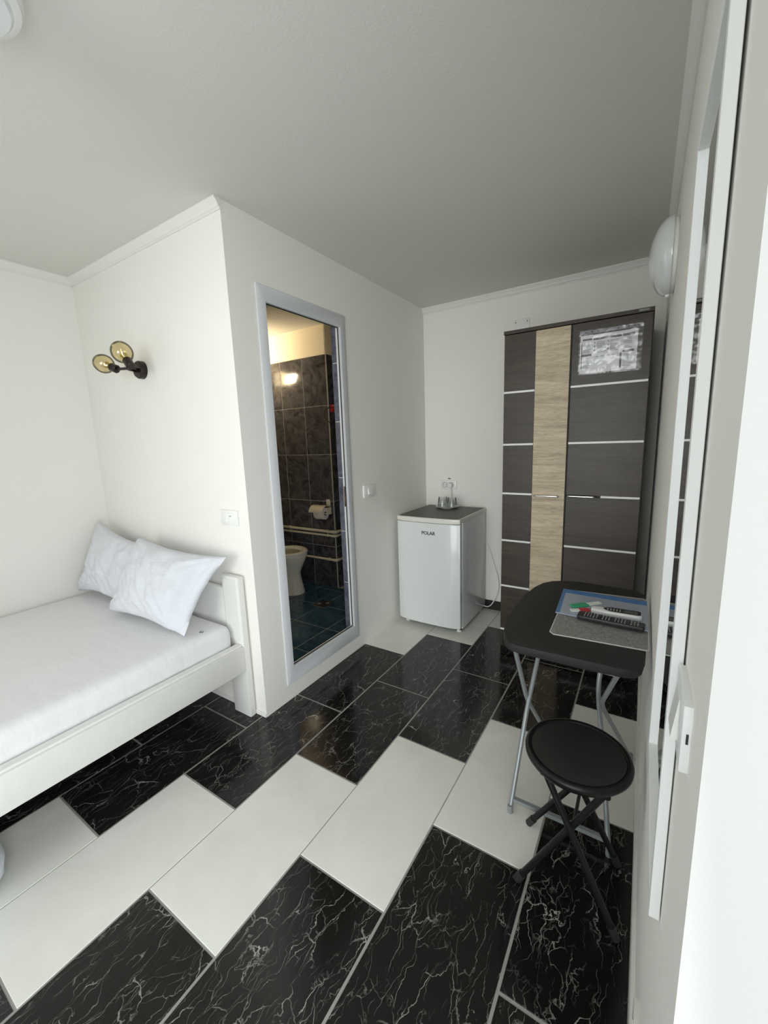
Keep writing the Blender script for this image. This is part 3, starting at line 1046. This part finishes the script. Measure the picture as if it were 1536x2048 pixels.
# door, gently bowed
bm = nb()
n = 14
fr = []
for i in range(n + 1):
    u = i / n
    x = FX0 + .002 + (FX1 - FX0 - .004) * u
    fr.append((x, FY0 - .012 * (1 - (2 * u - 1) ** 2) + (.012 * max(0, abs(2 * u - 1) - .93) / .07)))
prism(bm, fr + [(FX1 - .002, FY0 + .054), (FX0 + .002, FY0 + .054)], .045, FZ - .037, bev=.005, seg=2)
dr = obj('door', bm, M['fridge'], t, angle=30)
bm = nb(); box(bm, FX0 + .008, FX1 - .008, FY0 + .054, FY0 + .062, .05, FZ - .042); obj('door_seal', bm, M['rubber'], t, label='grey door seal')
bm = nb(); prism(bm, [(x, y - .002) for x, y in fr] + [(FX1, FY1), (FX0, FY1)], FZ - .033, FZ, bev=.004, seg=2); obj('top_rim', bm, M['fridge_trim'], t)
bm = nb(); prism(bm, [(x * .955 + (FX0 + FX1) / 2 * .045, y + .010) for x, y in fr] + [(FX1 - .012, FY1 - .012), (FX0 + .012, FY1 - .012)], FZ - .002, FZ + .0022, bev=.001, seg=1); obj('top_panel', bm, M['fridge_top'], t, label='grey top panel')
bm = nb(); box(bm, FX0 + .02, FX1 - .02, FY0 + .07, FY1 - .02, .012, .03); obj('plinth', bm, M['black_plastic'], t)
for x in (FX0 + .04, FX1 - .035):
    for y in (FY0 + .075, FY1 - .05):
        bm = nb(); lathe(bm, [(.018, 0), (.018, .008), (.010, .010), (.010, .03)], 16, Matrix.Translation((x, y, 0))); obj('foot', bm, M['white_plastic'], t)
bm = nb(); lathe(bm, [(.008, .028), (.008, .045)], 12, Matrix.Translation((FX1 - .018, FY0 + .018, 0))); obj('hinge', bm, M['white_plastic'], t)
fc = bpy.data.curves.new('logo', 'FONT'); fc.body = 'POLAR'; fc.size = .034; fc.align_x = 'CENTER'; fc.extrude = .0006; fc.offset = .0006
fo = bpy.data.objects.new('logo_text', fc); col.objects.link(fo)
bpy.context.view_layer.update()
me = bpy.data.meshes.new_from_object(fo.evaluated_get(bpy.context.evaluated_depsgraph_get()))
bpy.data.objects.remove(fo)
lg = bpy.data.objects.new('logo', me); me.materials.clear(); me.materials.append(M['black_text'])
me.transform(Matrix.Translation((-1.264, FY0 - .0126, .718)) @ Matrix.Rotation(math.radians(90), 4, 'X') @ Matrix.Diagonal((1.0, 1.0, 1.0, 1)))
me.transform(Matrix.Translation(-ORG[t]))
col.objects.link(lg); lg.parent = dr; lg['label'] = 'small black lettering on the door'
# plug and cable
bm = nb(); box(bm, -1.352, -1.312, YB - .048, YB - .013, .992, 1.026, .008, 3); obj('plug', bm, M['white_plastic'], t)
bm = nb()
tube(bm, bend([(-1.325, YB - .035, .994), (-1.325, YB - .030, .93), (-1.31, YB - .016, .80), (-1.20, YB - .012, .70), (-1.02, YB - .012, .55), (-.965, YB - .012, .38), (-.93, YB - .013, .27), (-.925, YB - .014, .19), (-.945, YB - .02, .11), (-.99, YB - .045, .03), (-1.05, YB - .055, .04)], .06, 6), .0042, 8)
obj('power_cord', bm, M['white_plastic'], t)

# ------------------------------------------------------------------ saucer and two upturned glasses
SX, SY, SZ = -1.305, 2.965, FZ + .0024
bm = nb(); lathe(bm, [(.05, 0), (.052, .004), (.080, .010), (.0935, .017), (.0945, .019), (.092, .0195), (.078, .0135), (.05, .0075), (.002, .0070)], 48, Matrix.Translation((SX, SY, SZ)))
obj('saucer', bm, M['saucer'], None, 'round white saucer on the fridge carrying two upturned glasses', 'saucer')
g1 = thing('drinking_glass', (SX - .041, SY, SZ + .0078), 'left one of the two upturned clear glasses on the saucer', 'glass', 'upturned glasses on the fridge')
bm = nb(); lathe(bm, [(.0410, 0), (.0330, .076), (.0315, .079), (.0290, .079), (.0010, .0785)], 36, Matrix.Translation(ORG[g1]), cap0=False, cap1=False)
lathe(bm, [(.0390, 0), (.0318, .062), (.0300, .064), (.0010, .064)], 36, Matrix.Translation(ORG[g1]), cap0=False, cap1=False)
lathe(bm, [(.0410, 0), (.0390, 0)], 36, Matrix.Translation(ORG[g1]), cap0=False, cap1=False)
obj('glass_body', bm, M['glass'], g1)
dup(g1, (SX + .041, SY - .006, SZ + .0078), 'right one of the two upturned clear glasses on the saucer')

# ------------------------------------------------------------------ wardrobe
WX0_, WX1_, WY0, WY1, WZ = -.749, -.010, 2.540, 3.095, 1.985
t = thing('wardrobe', ((WX0_ + WX1_) / 2, 2.8, 0), 'tall dark brown two-door wardrobe with an oak band and silver strips', 'wardrobe')
TH = .016
bm = nb()
box(bm, WX0_, WX0_ + TH, WY0 + .02, WY1, 0, WZ - TH); box(bm, WX1_ - TH, WX1_, WY0 + .02, WY1, 0, WZ - TH)
box(bm, WX0_ + TH, WX1_ - TH, WY0 + .03, WY1 - .006, .085, .10)
box(bm, WX0_ + TH, WX1_ - TH, WY1 - .006, WY1, .02, WZ - TH)
obj('carcass', bm, M['dark_wood'], t)
bm = nb(); box(bm, WX0_ - .002, WX1_ + .002, WY0 - .002, WY1, WZ - TH, WZ + .004, .001); tp = obj('top_board', bm, M['dark_wood'], t)
bm = nb(); box(bm, -.075, -.030, WY0 - .003, WY0 - .0018, WZ - .010, WZ - .001); obj('tape', bm, M['pale_ink'], tp, label='pale tape on the top edge')
bm = nb(); box(bm, WX0_ + TH, WX1_ - TH, WY0 + .035, WY0 + .05, 0, .085); obj('plinth', bm, M['dark_wood'], t)
ZS = [.130, .431, .733, 1.033, 1.333, 1.640]
def strips(door, x0, x1, zs):
    for z in zs:
        bm = nb(); box(bm, x0, x1, WY0 - .0025, WY0 + .004, z - .0058, z + .0058, .001); obj('strip', bm, M['strip'], door, label='silver strip')
def handle(door, x0, x1, z):
    bm = nb()
    tube(bm, bend([(x0 + .004, WY0 + .002, z), (x0 + .004, WY0 - .020, z), (x1 - .004, WY0 - .020, z), (x1 - .004, WY0 + .002, z)], .008), .0048, 10)
    obj('handle', bm, M['chrome'], door, label='slim metal bar handle')
def panels(door, x0, x1):
    zz = [.060] + ZS + [WZ - TH - .004]
    for z0, z1 in zip(zz, zz[1:]):
        bm = nb(); box(bm, x0, x1, WY0, WY0 + .018, z0 + (.0058 if z0 > .07 else 0), z1 - (.0058 if z1 < 1.9 else 0), .0005); obj('panel', bm, M['dark_wood'], door)
D1 = bpy.data.objects
bm = nb(); box(bm, -.746, -.386, WY0 + .016, WY0 + .0195, .060, WZ - TH - .004); d1 = obj('door', bm, M['edge_dark'], t)
panels(d1, -.746, -.569); strips(d1, -.746, -.569, ZS)
bm = nb(); box(bm, -.568, -.386, WY0 - .001, WY0 + .017, .060, WZ - TH - .004, .001); obj('oak_panel', bm, M['oak'], d1, label='light oak vertical panel')
handle(d1, -.556, -.414, 1.028)
bm = nb(); box(bm, -.377, -.013, WY0 + .016, WY0 + .0195, .060, WZ - TH - .004); d2 = obj('door', bm, M['edge_dark'], t)
panels(d2, -.377, -.013); strips(d2, -.377, -.0145, [z for z in ZS if z != 1.033])
bm = nb(); box(bm, -.200, -.0145, WY0 - .0025, WY0 + .004, 1.033 - .0058, 1.033 + .0058, .001); obj('strip', bm, M['strip'], d2, label='short silver strip')
handle(d2, -.370, -.226, 1.033)
bm = nb(); box(bm, -.384, -.379, WY0 + .004, WY0 + .02, .06, WZ - TH - .004); obj('door_gap', bm, M['gasket'], t)

# printed notice in a punched clear sleeve taped to the right door
PX0, PX1, PZ0, PZ1 = -.343, -.050, 1.697, 1.925
py = WY0 - .0006
t = thing('notice_sheet', ((PX0 + PX1) / 2, py, PZ0), 'printed white notice in a crinkled clear punched sleeve on the wardrobe door', 'notice')
bm = nb(); box(bm, PX0 + .006, PX1 - .022, py - .0012, py - .0004, PZ0 + .006, PZ1 - .028); obj('paper', bm, M['paper'], t)
bm = nb()
def pr(u0, u1, v0, v1):
    X = lambda u: PX0 + .012 + u * (PX1 - PX0 - .040); Z = lambda v: PZ1 - .034 - v * (PZ1 - PZ0 - .048)
    quad(bm, (X(u0), py - .0015, Z(v1)), (X(u1), py - .0015, Z(v1)), (X(u1), py - .0015, Z(v0)), (X(u0), py - .0015, Z(v0)))
pr(.02, .20, .06, .11); pr(.22, .74, .06, .12); pr(.76, .97, .05, .12)
pr(.0, .20, .50, .56); pr(.77, .97, .50, .56); pr(.72, .755, .56, .98); pr(0, .02, .15, .9)
obj('printed_bars', bm, M['grey_text'], t, fixn=False, smooth=False, kind='stuff')
bm = nb()
random.seed(3)
for cu in (.24, .49):
    for k in range(6):
        v = .17 + k * .055
        if k % 2 == 0: pr(cu, cu + .025, v, v + .05)
        pr(cu + .05, cu + .05 + random.uniform(.12, .19), v, v + .012)
        pr(cu + .05, cu + .05 + random.uniform(.10, .19), v + .025, v + .037)
for cu in (.04, .78):
    for k in range(11):
        v = .15 + k * .03
        pr(cu, cu + random.uniform(.10, .15), v, v + .012)
    for k in range(12):
        v = .60 + k * .03
        pr(cu, cu + random.uniform(.08, .16), v, v + .010)
for k in range(4):
    pr(.27 + k * .1, .33 + k * .1, .58, .60)
obj('printed_text', bm, M['pale_ink'], t, fixn=False, smooth=False, kind='stuff')
bm = nb()
NN, MM = 44, 36
g = [[None] * (MM + 1) for _ in range(NN + 1)]
for i in range(NN + 1):
    for j in range(MM + 1):
        u, v = i / NN, j / MM
        w_ = noise.noise(Vector((u * 7, v * 6, 2))) * .0018 + noise.noise(Vector((u * 19, v * 17, 7))) * .0018
        g[i][j] = bm.verts.new((PX0 + u * (PX1 - PX0) , py - .0055 - w_, PZ0 + v * (PZ1 - PZ0) - u * .004))
for i in range(NN):
    for j in range(MM):
        bm.faces.new((g[i][j], g[i + 1][j], g[i + 1][j + 1], g[i][j + 1]))
obj('clear_sleeve', bm, M['sleeve'], t, fixn=False, angle=80)
bm = nb()
box(bm, PX0 + .002, PX1 - .002, py - .0010, py - .0004, PZ1 - .021, PZ1 - .004)
st = obj('punched_strip', bm, M['pale_ink'], t)
bm = nb()
for k, u in enumerate((.10, .13, .21, .30, .37, .50, .62, .70, .78, .87, .92)):
    lathe(bm, [(.0032, 0), (.0032, .0006)], 10, Matrix.Translation((PX0 + u * (PX1 - PX0), py - .0011, PZ1 - .0125)) @ R90)
obj('punch_holes', bm, M['black_text'], st, kind='stuff')

# ------------------------------------------------------------------ folding table
TZ1, TTH = .700, .030
t = thing('folding_table', (-.18, 1.65, 0), 'black folding table with rounded corners and silver tube legs against the right wall', 'table')
outline = [(-.318, 1.284), (-.100, 1.287), (-.010, 1.289), (.014, 1.300), (.030, 1.330), (.038, 1.40), (.041, 1.65), (.040, 1.90), (.034, 1.965), (.018, 2.005), (-.010, 2.020),
           (-.215, 2.022), (-.300, 2.008), (-.340, 1.985), (-.372, 1.938), (-.394, 1.870), (-.408, 1.745), (-.411, 1.600), (-.404, 1.455), (-.390, 1.370), (-.372, 1.315), (-.350, 1.292)]
bm = nb(); prism(bm, outline, TZ1 - TTH, TZ1, bev=.006, seg=2); obj('tabletop', bm, M['table_top'], t, angle=40)
RT = .0085
def leg(pts, name='leg'):
    bm = nb(); tube(bm, bend(pts, .05, 6), RT, 12); return obj(name, bm, M['tube_grey'], t)
zt = TZ1 - TTH - .002
front_l = leg([(-.345, 1.335, .012), (-.328, 1.49, .345), (-.305, 1.70, zt - .03), (-.290, 1.74, zt)])
front_r = leg([(-.022, 1.338, .012), (-.070, 1.50, .30), (-.100, 1.62, .42), (-.085, 1.72, zt)])
rear_l = leg([(-.300, 1.80, .012), (-.338, 1.52, .36), (-.345, 1.36, zt - .03), (-.345, 1.345, zt)])
rear_r = leg([(.024, 1.840, .012), (-.086, 1.600, .375), (-.026, 1.375, zt - .02), (-.026, 1.36, zt)])
for p, ll in ((Vector((-.345, 1.335, 0)), front_l), (Vector((-.022, 1.338, 0)), front_r), (Vector((-.300, 1.80, 0)), rear_l), (Vector((.024, 1.840, 0)), rear_r)):
    bm = nb(); lathe(bm, [(.0095, 0), (.0103, .003), (.0103, .026), (.0092, .030)], 14, Matrix.Translation(p)); obj('rubber_foot', bm, M['tube_grey'], ll)
bm = nb(); tube(bm, [(-.341, 1.352, .045), (-.030, 1.352, .042)], .0105, 4); obj('crossbar', bm, M['tube_grey'], t)
bm = nb(); tube(bm, [(-.300, 1.780, .055), (.014, 1.815, .055)], .009, 6); obj('crossbar', bm, M['tube_grey'], t)
bm = nb(); tube(bm, [(-.345, 1.522, .362), (-.325, 1.522, .364)], .005, 6); obj('pivot_bolt', bm, M['tube_grey'], t)
bm = nb(); tube(bm, [(-.36, 1.345, zt - .006), (-.01, 1.350, zt - .006)], .006, 8); obj('under_rail', bm, M['tube_grey'], t)
bm = nb(); tube(bm, [(-.31, 1.740, zt - .006), (-.06, 1.730, zt - .006)], .006, 8); obj('under_rail', bm, M['tube_grey'], t)
for x in (-.285, -.055):
    bm = nb(); box(bm, x - .018, x + .018, 1.315, 1.335, zt - .014, zt + .001, .004, 2); obj('clip', bm, M['white_plastic'], t, label='white plastic clip')

# things on the table
ztop = TZ1 + .0005
MATP = [(-.232, 1.417), (-.150, 1.424), (.040, 1.437), (.046, 1.445), (.044, 1.65), (.036, 1.900), (.028, 1.908), (-.245, 1.885), (-.253, 1.876), (-.251, 1.65), (-.246, 1.432)]
bm = nb(); prism(bm, MATP, ztop, ztop + .0028, bev=.0008, seg=1)
pm = thing('placemat', (-.1, 1.66, ztop), 'speckled grey placemat lying on the black folding table', 'placemat')
obj('mat_sheet', bm, M['placemat'], pm)
bm = nb()
tube(bm, [(x, y, ztop + .0016) for x, y in MATP], .0021, 6, closed=True)
obj('mat_edge', bm, M['mat_edge'], pm, label='pale edging')
zf = ztop + .0042
FP = [(-.258, 1.597), (.046, 1.578), (.040, 1.865), (-.272, 1.872)]
fd = thing('document_folder', (-.11, 1.73, zf), 'frosted plastic document folder with a blue band lying on the placemat', 'folder')
bm = nb(); prism(bm, FP, zf, zf + .004, bev=.0012, seg=1); obj('folder_sleeve', bm, M['folder'], fd)
bm = nb(); prism(bm, [(-.270, 1.828), (.040, 1.820), (.040, 1.864), (-.271, 1.871)], zf + .0042, zf + .0052); obj('blue_band', bm, M['folder_blue'], fd, label='blue band along the back edge')
bm = nb(); prism(bm, [(-.257, 1.600), (-.244, 1.600), (-.257, 1.842), (-.270, 1.842)], zf + .0042, zf + .0050); obj('side_band', bm, M['folder_blue'], fd, label='narrow blue side edge')
bm = nb(); prism(bm, [(-.238, 1.606), (.040, 1.590), (.036, 1.818), (-.250, 1.826)], zf + .0041, zf + .0047); obj('page', bm, M['page'], fd)
bm = nb()
random.seed(5)
for k in range(10):
    y = 1.815 - k * .013
    x = -.205 + .01 * (k % 3)
    while x < .0:
        w_ = random.uniform(.008, .025)
        quad(bm, (x, y - .0035, zf + .0049), (x + w_, y - .0035, zf + .0049), (x + w_, y, zf + .0049), (x, y, zf + .0049))
        x += w_ + .005
obj('printed_text', bm, M['pale_ink'], fd, fixn=False, smooth=False, kind='stuff')
zr = zf + .0052
# black television remote
def oriented(p0, p1):
    p0, p1 = Vector(p0), Vector(p1)
    d = (p1 - p0); L_ = d.length
    ang = math.atan2(d.y, d.x)
    return Matrix.Translation(p0) @ Matrix.Rotation(ang, 4, 'Z'), L_
def rrect(L_, w_, r, n=4):
    out = []
    for cx, cy, a0 in ((L_ - r, -w_ / 2 + r, -90), (L_ - r, w_ / 2 - r, 0), (r, w_ / 2 - r, 90), (r, -w_ / 2 + r, 180)):
        for k in range(n + 1):
            q = math.radians(a0 + 90 * k / n)
            out.append((cx + r * math.cos(q), cy + r * math.sin(q)))
    return out
m_, L_ = oriented((-.178, 1.590, zr), (.034, 1.578, zr))
rm = thing('television_remote', (-.072, 1.584, zr), 'long black television remote with rows of buttons, nearest on the table', 'remote')
bm = nb(); prism(bm, rrect(L_, .050, .008), 0, .016, m_, bev=.004, seg=2); obj('remote_body', bm, M['black_plastic'], rm)
bm = nb()
random.seed(9)
for i in range(18):
    for j in range(4):
        if i in (5, 9, 14): continue
        x = .025 + i * .0098; y = -.0155 + j * .0103
        sz = .0018 if (i + j) % 3 else .0024
        bx = Matrix.Translation((x, y, .0155))
        lathe(bm, [(sz, 0), (sz, .0016)], 6, m_ @ bx)
obj('buttons', bm, M['button'], rm, label='small pale buttons', kind='stuff')
# white air-conditioner remote
m_, L_ = oriented((-.140, 1.662, zr), (.024, 1.666, zr))
rm = thing('air_conditioner_remote', (-.058, 1.664, zr), 'white remote with black keypad and grey display lying behind the black one', 'remote')
bm = nb()
ol = [(0, -.012), (.012, -.018), (.05, -.025), (L_ - .008, -.025), (L_, -.018), (L_, .018), (L_ - .008, .025), (.05, .025), (.012, .018), (0, .012)]
prism(bm, ol, 0, .019, m_, bev=.005, seg=2); obj('remote_body', bm, M['white_plastic'], rm)
bm = nb()
fl = [(.045 + .02 * (1 - math.cos(q)), .018 * math.sin(q)) for q in [math.pi / 2 - i * math.pi / 10 for i in range(0)]]
ol = [(.040, .004), (.046, -.006), (.056, -.013), (.070, -.0165), (L_ - .010, -.0165), (L_ - .003, -.011), (L_ - .003, .017), (L_ - .010, .023), (.070, .023), (.054, .0185), (.044, .012)]
prism(bm, ol, .0185, .0205, m_, bev=.0006, seg=1); kp = obj('keypad', bm, M['black_plastic'], rm, label='black keypad')
bm = nb(); prism(bm, rrect(.042, .024, .002), .0203, .0208, m_ @ Matrix.Translation((L_ - .056, 0, 0))); obj('display', bm, M['lcd'], kp, label='grey display')
bm = nb()
for i in range(5):
    for j in range(2):
        lathe(bm, [(.0026, 0), (.0026, .0016)], 8, m_ @ Matrix.Translation((.055 + i * .010, -.006 + j * .012, .0200)))
obj('buttons', bm, M['button'], kp, kind='stuff')
# key tags
def key_tag(name, label, p0, p1, w_, mat, z):
    m_, L_ = oriented((*p0, z), (*p1, z))
    t = thing(name, ((p0[0] + p1[0]) / 2, (p0[1] + p1[1]) / 2, z), label, 'key tag', 'key tags on the table')
    bm = nb(); prism(bm, rrect(L_ * .55, w_, .005), 0, .006, m_, bev=.0012, seg=1)
    obj('tag_holder', bm, mat, t)
    bm = nb(); prism(bm, rrect(L_ * .48, w_ * .8, .003), .0, .0045, m_ @ Matrix.Translation((L_ * .53, 0, 0)), bev=.0006, seg=1); obj('tag_card', bm, M['tag_white'], t)
    bm = nb(); tube(bm, [m_ @ Vector((-.006 + .007 * math.cos(q), .007 * math.sin(q), .003)) for q in [i * math.pi / 7 for i in range(14)]], .0009, 6, closed=True)
    obj('key_ring', bm, M['chrome'], t)
key_tag('key_tag', 'green plastic key tag with a white card on the folder', (-.212, 1.672), (-.118, 1.762), .030, M['green'], zr)
key_tag('key_tag', 'red plastic key tag with a white card beside the black remote', (-.146, 1.668), (-.208, 1.634), .027, M['red'], zr)

# ------------------------------------------------------------------ folding stool
scx, scy = -.118, 1.205
t = thing('folding_stool', (scx, scy, 0), 'round black folding stool with crossed legs in front of the table', 'stool')
SH = .450
bm = nb(); lathe(bm, [(.100, -.030), (.139, -.026), (.146, -.016), (.147, -.006), (.143, .001), (.136, .003), (.131, .001), (.129, -.003), (.120, -.0035)], 64, Matrix.Translation((scx, scy, SH))); obj('seat_rim', bm, M['tube_black'], t, angle=50)
bm = nb(); lathe(bm, [(.1285, -.012), (.1280, -.0005), (.120, .0022), (.06, .0034), (.002, .0036)], 64, Matrix.Translation((scx, scy, SH))); obj('seat_pad', bm, M['seat'], t, angle=50)
feet = [(-.258, 1.105), (.012, 1.085), (-.272, 1.318), (.004, 1.312)]
tops = [(-.030, 1.125), (-.195, 1.120), (-.030, 1.290), (-.195, 1.290)]
for (fx, fy), (tx, ty) in zip(feet, tops):
    tl = Vector((tx, ty, SH - .030)); ft = Vector((fx, fy, .010))
    bm = nb(); tube(bm, [ft, tl], .0098, 12); lg_ = obj('leg', bm, M['tube_black'], t)
    d = (tl - ft).normalized()
    bm = nb(); tube(bm, [ft - d * .004, ft + d * .030], .0122, 12); obj('foot_cap', bm, M['black_plastic'], lg_)
for x in (-.030, -.195):
    bm = nb(); tube(bm, [(x, 1.105, SH - .034), (x, 1.315, SH - .034)], .0085, 10); obj('seat_bar', bm, M['tube_black'], t)
bm = nb(); tube(bm, [(-.112, 1.108, .245), (-.112, 1.335, .245)], .005, 8); obj('pivot_rod', bm, M['tube_black'], t)

# ------------------------------------------------------------------ bathroom things
# toilet facing +X
TX, TY = -2.80, 2.63
t = thing('toilet', (TX, TY, 0), 'white porcelain toilet seen through the bathroom doorway', 'toilet')
def egg(cx, cy, rx, ry, z, n=36, back=.72):
    out = []
    for i in range(n):
        q = 2 * math.pi * i / n
        x = math.cos(q)
        out.append(Vector((cx + (rx if x > 0 else rx * back) * x, cy + ry * math.sin(q), z)))
    return out
def loft(bm, loops, cap0=True, cap1=True):
    R_ = [[bm.verts.new(p) for p in lp] for lp in loops]
    n = len(R_[0])
    for A, B in zip(R_, R_[1:]):
        for k in range(n):
            bm.faces.new((A[k], A[(k + 1) % n], B[(k + 1) % n], B[k]))
    if cap0: bm.faces.new(R_[0][::-1])
    if cap1: bm.faces.new(R_[-1])
bm = nb()
loft(bm, [egg(TX + .02, TY, .155, .115, .003), egg(TX + .02, TY, .150, .110, .03), egg(TX + .01, TY, .135, .098, .14), egg(TX + .01, TY, .132, .096, .20), egg(TX + .01, TY, .165, .125, .27), egg(TX, TY, .205, .165, .34), egg(TX, TY, .218, .178, .378), egg(TX, TY, .214, .175, .388)])
bowl = obj('bowl', bm, M['porcelain'], t, angle=60)
bm = nb()
loft(bm, [egg(TX, TY, .218, .178, .388), egg(TX, TY, .222, .181, .396), egg(TX, TY, .216, .176, .406), egg(TX, TY, .170, .130, .408), egg(TX, TY, .160, .120, .400), egg(TX, TY, .150, .112, .389)], cap1=False)
obj('seat', bm, M['porcelain'], t, angle=60)
bm = nb()
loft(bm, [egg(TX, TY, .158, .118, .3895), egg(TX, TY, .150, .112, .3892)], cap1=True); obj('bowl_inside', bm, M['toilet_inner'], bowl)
bm = nb(); box(bm, TX - .40, TX - .20, TY - .18, TY + .18, .39, .74, .02, 3); obj('cistern', bm, M['porcelain'], t)
bm = nb(); box(bm, TX - .35, TX - .12, TY - .11, TY + .11, .003, .388, .02, 2); obj('back_pedestal', bm, M['porcelain'], t)
# toilet roll holder
HX, HZ = -2.535, .738
yb_ = BYC
t = thing('toilet_roll_holder', (HX, yb_, HZ), 'cream toilet roll holder with a paper roll on the dark tiled wall', 'roll holder')
bm = nb(); box(bm, HX + .03, HX + .075, yb_ - .012, yb_, HZ + .055, HZ + .125, .010, 3); obj('wall_bracket', bm, M['cream_plastic'], t)
bm = nb()
A = []
for i in range(9):
    q = math.radians(80 - i * 13)
    A.append((yb_ - .070 + .076 * math.cos(math.radians(48 + 122 * i / 8)), HZ + .004 + .070 * math.sin(math.radians(48 + 122 * i / 8))))
o_ = [bm.verts.new((HX - .075, y, z)) for y, z in A]; p_ = [bm.verts.new((HX + .085, y, z)) for y, z in A]
o2 = [bm.verts.new((HX - .075, y, z + .004)) for y, z in A]; p2 = [bm.verts.new((HX + .085, y, z + .004)) for y, z in A]
for i in range(8):
    bm.faces.new((o_[i], o_[i + 1], p_[i + 1], p_[i])); bm.faces.new((o2[i], p2[i], p2[i + 1], o2[i + 1]))
    bm.faces.new((o_[i], o2[i], o2[i + 1], o_[i + 1])); bm.faces.new((p_[i], p_[i + 1], p2[i + 1], p2[i]))
bm.faces.new((o_[0], p_[0], p2[0], o2[0])); bm.faces.new((o_[-1], o2[-1], p2[-1], p_[-1]))
obj('cover', bm, M['cream_plastic'], t)
bm = nb(); box(bm, HX + .078, HX + .085, yb_ - .075, yb_ - .005, HZ - .012, HZ + .055, .003); obj('side_arm', bm, M['cream_plastic'], t)
RYp = Matrix.Rotation(math.radians(90), 4, 'Y')
bm = nb(); lathe(bm, [(.019, 0), (.054, 0), (.056, .003), (.056, .097), (.054, .10), (.019, .10), (.019, 0)], 36, Matrix.Translation((HX - .040, yb_ - .066, HZ)) @ RYp, cap0=False, cap1=False)
rl = thing('toilet_roll', (HX, yb_ - .066, HZ - .056), 'white paper roll hanging in the cream holder', 'toilet roll')
obj('tissue', bm, M['tissue'], rl)
bm = nb(); lathe(bm, [(.0185, 0), (.0185, .10)], 24, Matrix.Translation((HX - .040, yb_ - .066, HZ)) @ RYp, cap0=False, cap1=False)
obj('card_core', bm, M['card'], rl, label='brown card core')
bm = nb(); tube(bm, [(HX - .055, yb_ - .066, HZ), (HX + .080, yb_ - .066, HZ)], .008, 10); obj('spindle', bm, M['cream_plastic'], t)
# pipes
for nm, z, x0, lab in (('water_pipe', .560, -3.49, 'upper one of the two close cream pipes on the dark tiled wall'), ('water_pipe', .522, -3.49, 'lower one of the two close cream pipes on the dark tiled wall'), ('water_pipe', .287, -3.49, 'single cream pipe behind the toilet low on the tiled wall')):
    r_ = .0135 if z > .55 else .011
    t = thing(nm, (-2.9, BYC, z), lab, 'pipe', 'cream pipes on the bathroom wall')
    bm = nb(); tube(bm, bend([(x0, BYC - .030, z), (-2.40, BYC - .030, z), (-2.40, 3.02, z)], .04, 8), r_, 12); obj('pipe_run', bm, M['cream_pipe'], t)
    for x in (-2.49, -2.98):
        bm = nb(); tube(bm, [(x, BYC, z), (x, BYC - .030, z), (x, BYC - .030, z + r_ + .006)], .006, 8); tube(bm, [(x - .006, BYC - .030, z), (x + .006, BYC - .030, z)], r_ + .003, 12); obj('pipe_clip', bm, M['cream_pipe'], t)
    bm = nb(); tube(bm, bend([(-2.435, BYC - .030, z), (-2.40, BYC - .030, z), (-2.40, BYC + .01, z)], .035, 6), r_ + .004, 12); obj('elbow', bm, M['cream_pipe'], t)
# red plug with cord
t = thing('red_plug', (BXC + .01, 2.955, 1.66), 'red plug with a looping black cord on the dark bathroom corner', 'plug')
bm = nb(); box(bm, BXC + .008, BXC + .040, 2.925, 2.985, 1.655, 1.720, .006, 2); obj('plug_body', bm, M['red_socket'], t)
bm = nb(); tube(bm, bend([(BXC + .030, 2.930, 1.690), (BXC + .02, 2.88, 1.69), (BXC - .015, 2.865, 1.655), (BXC + .0, 2.87, 1.59), (BXC + .035, 2.93, 1.54), (BXC + .03, 3.05, 1.44), (BXC + .02, 3.2, 1.2)], .05, 6), .0045, 8); obj('cord', bm, M['black_plastic'], t)
bm = nb(); box(bm, BXC + .036, BXC + .043, 2.930, 2.940, 1.705, 1.715); obj('tab', bm, M['white_plastic'], t)
# floor drain
t = thing('floor_drain', (-2.295, 2.54, .002), 'square metal floor drain set in the teal bathroom tiles', 'drain')
bm = nb(); box(bm, -2.368, -2.222, 2.467, 2.610, .002, .0045, .001); obj('drain_frame', bm, M['chrome'], t)
bm = nb(); box(bm, -2.362, -2.228, 2.473, 2.604, .0046, .0058); gr = obj('grate', bm, M['rust'], t)
for dx, dy in ((-.028, -.02), (.03, .024)):
    bm = nb(); lathe(bm, [(.016, 0), (.016, .001)], 14, Matrix.Translation((-2.295 + dx, 2.54 + dy, .0058)))
    obj('drain_cap', bm, M['tube_grey'], gr)
# lit lamp in the bathroom: a white lantern high on the left wall
t = thing('bathroom_lamp', (-3.5, 2.45, 2.05), 'warm lit wall lamp reflected in the bathroom tiles', 'lamp')
bm = nb(); box(bm, -3.5, -3.485, 2.37, 2.53, 2.02, 2.14, .004); obj('lamp_base', bm, M['plate'], t)
bm = nb()
loft(bm, [[Vector((-3.485, 2.45 + y, 2.02)) for y in (-.075,)] + [Vector((-3.36, 2.375, 2.02)), Vector((-3.36, 2.525, 2.02)), Vector((-3.485, 2.525, 2.02))],
          [Vector((-3.485, 2.40, 2.16)), Vector((-3.40, 2.41, 2.16)), Vector((-3.40, 2.49, 2.16)), Vector((-3.485, 2.50, 2.16))]])
obj('glowing_shade', bm, M['warm_lamp'], t, label='glowing warm white shade')
area('bathroom_bulb', (-3.30, 2.46, 2.08), (0.05, 1, 0.55), 0.13, 0.10, 9, (1.0, 0.80, 0.52))
